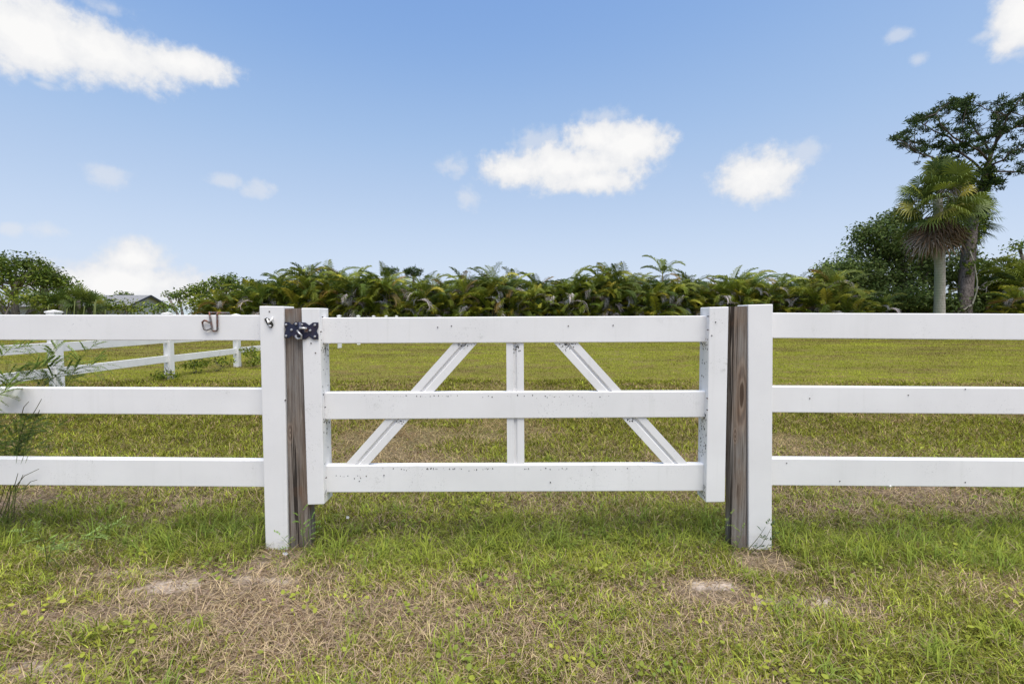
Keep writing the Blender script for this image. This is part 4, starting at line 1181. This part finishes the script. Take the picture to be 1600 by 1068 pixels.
weed('feathery_weed', 'low dark feathery weed behind the left fence below the middle rail', [
    [gb(-20, 2.85), W(10, 690, 2.8), W(50, 660, 2.75), W(80, 650, 2.75)],
    [gb(-10, 2.85), W(40, 700, 2.8), W(90, 672, 2.8), W(115, 658, 2.8)],
    [gb(0, 2.85), W(20, 720, 2.8), W(70, 690, 2.8), W(100, 690, 2.8)],
    [gb(-30, 2.85), W(0, 680, 2.75), W(20, 655, 2.7), W(35, 640, 2.65)],
    [gb(10, 2.9), W(30, 680, 2.85), W(60, 665, 2.85), W(110, 670, 2.85)],
], (.17, .25, .05), (.14, .15, .06), .018, .11, 11, .04, rad=.002)
# bare twigs crossing the rails in front
def twig(label, lines):
    o = thing('bare_twig', gb(30, 2.62), label, 'twig'); m = MB()
    for l in lines: m.tube([gb(random.uniform(-25, 5), 2.62), l[0].lerp(gb(0, 2.62), .3) , l[0]], [.0012, .001, .0012], 4, (.16, .22, .05))
    for l in lines: m.tube(l, [.0022, .0018, .0014][:len(l)] if len(l) == 3 else .0018, 5, (.13, .125, .06))
    m.build('stalk', M['weed'], o); return o
twig('bare dark twigs crossing the middle rail of the left fence', [[W(33, 650, 2.58), W(37, 636, 2.575), W(45, 627, 2.57)], [W(48, 652, 2.58), W(56, 639, 2.575), W(65, 623, 2.57)], [W(58, 650, 2.58), W(60, 645, 2.575), W(62, 640, 2.57)]])
twig('bare curved twigs crossing the bottom rail of the left fence', [[W(22, 760, 2.58), W(25, 750, 2.575), W(28, 739, 2.57)], [W(24, 760, 2.58), W(38, 743, 2.575), W(61, 732, 2.57)], [W(40, 760, 2.58), W(48, 752, 2.575), W(58, 749, 2.57)], [W(28, 759, 2.58), W(33, 748, 2.575), W(36, 741, 2.57)]])
weed('climbing_weed', 'leafy weed sprig growing against the foot of the right fence post', [
    [gb(1172, 2.5), W(1180, 845, 2.5), W(1190, 832, 2.5), W(1196, 822, 2.5)],
    [gb(1180, 2.49), W(1190, 850, 2.49), W(1199, 836, 2.49), W(1204, 826, 2.49)],
    [gb(1190, 2.5), W(1195, 858, 2.49), W(1202, 848, 2.49)],
], (.05, .085, .03), (.12, .14, .05), .022, .045, 3, .03, rad=.002)
weed('climbing_weed', 'pale leafy sprig growing against the left side of the right wooden post', [
    [gb(1112, 2.5), W(1125, 835, 2.5), W(1135, 815, 2.5), W(1141, 805, 2.5)], [gb(1105, 2.48), W(1110, 840, 2.48), W(1118, 822, 2.48)],
    [gb(1150, 2.47), W(1155, 845, 2.47), W(1160, 828, 2.47)]], (.17, .24, .05), (.16, .2, .06), .014, .04, 4, .025, rad=.002)
weed('climbing_weed', 'bright green weed sprouting at the foot of the left wooden post', [
    [gb(470, 2.48), W(472, 825, 2.48), W(468, 808, 2.48), W(472, 800, 2.48)], [gb(478, 2.46), W(482, 830, 2.46), W(486, 814, 2.46)],
    [gb(455, 2.45), W(452, 850, 2.45), W(440, 838, 2.44)]], (.15, .25, .05), (.14, .2, .05), .018, .05, 4, .025, rad=.002)
weed('leafy_weed', 'pale green leafy weed sprawling in the grass at the left edge', [
    [gb(60, 2.35), W(80, 855, 2.35), W(110, 845, 2.33), W(150, 838, 2.3)], [gb(60, 2.35), W(70, 850, 2.33), W(60, 835, 2.3), W(40, 830, 2.3)],
    [gb(80, 2.32), W(85, 875, 2.32), W(75, 868, 2.3), W(90, 850, 2.3)], [gb(140, 2.45), W(150, 830, 2.45), W(180, 822, 2.42)]], (.20, .29, .08), (.16, .2, .07), .02, .07, 5, .03, rad=.0022)
# tall seed stalks of weeds behind the left top rail
k_ = thing('seed_stalks', gb(110, 29.0), 'pale upright weed stalks rising behind the left top rail', 'weed'); ms = MB()
for px, py in ((76, 476), (95, 478), (110, 488), (117, 470), (122, 486), (148, 472), (150, 468), (132, 478), (165, 484), (105, 482)):
    Ys = random.uniform(26, 29); b0 = gb(px - random.uniform(-2, 6), Ys); ms.tube([b0, W(px - 2, 500, Ys), W(px, py, Ys)], [.015, .018, .03], 5, (.34, .38, .16))
ms.build('stalks', M['weed'], k_)
# shrubby weeds along the far fence
for px, py, rx, ry, Y_ in ((392, 552, 20, 17, 12.3), (335, 566, 34, 10, 11.2), (300, 572, 26, 8, 10.8), (262, 588, 22, 8, 9.6), (405, 566, 24, 8, 11.8)):
    broad_tree('weed_clump', gnd(px, Y_), [cr(px, py, Y_, rx, ry, 34)], .012, 'low weedy clump growing at the foot of the receding fence', 'weed', PAL_LIME, 700, .06, .06, .15, group='weed clumps along the receding fence')
# white wildflowers, and petals standing in for bits of post
def flower(px, py, Y_, label, n=3, s=.012):
    o = thing('wildflower', gb(px, Y_), label, 'flower'); mp = MB(); ms = MB()
    for i in range(n):
        c_ = W(px + random.uniform(-4, 4), py + random.uniform(-3, 3), Y_); b0 = gb(px + random.uniform(-3, 3), Y_ + .01)
        ms.tube([b0, b0.lerp(c_, .6) + Vector((.004, 0, 0)), c_], .0012, 4, (.14, .2, .05))
        for j in range(5):
            a = j * 1.2566 + i; d = Vector((math.cos(a), -.35, math.sin(a))); e = Vector((-math.sin(a), 0, math.cos(a)))
            mp.add([c_, c_ + d * s * .6 + e * s * .35, c_ + d * s, c_ + d * s * .6 - e * s * .35], [(0, 1, 2, 3)], (.8, .8, .82))
    ms.build('stem', M['weed'], o); mp.build('petals', M['weed'], o); return o
flower(447, 866, 2.42, 'small white petals standing in for the left fence post seen through leaves', 4, .008)  # added petals stand in for white post showing between leaves
flower(545, 805, 2.6, 'single tiny white wildflower in the grass under the gate', 1, .010)
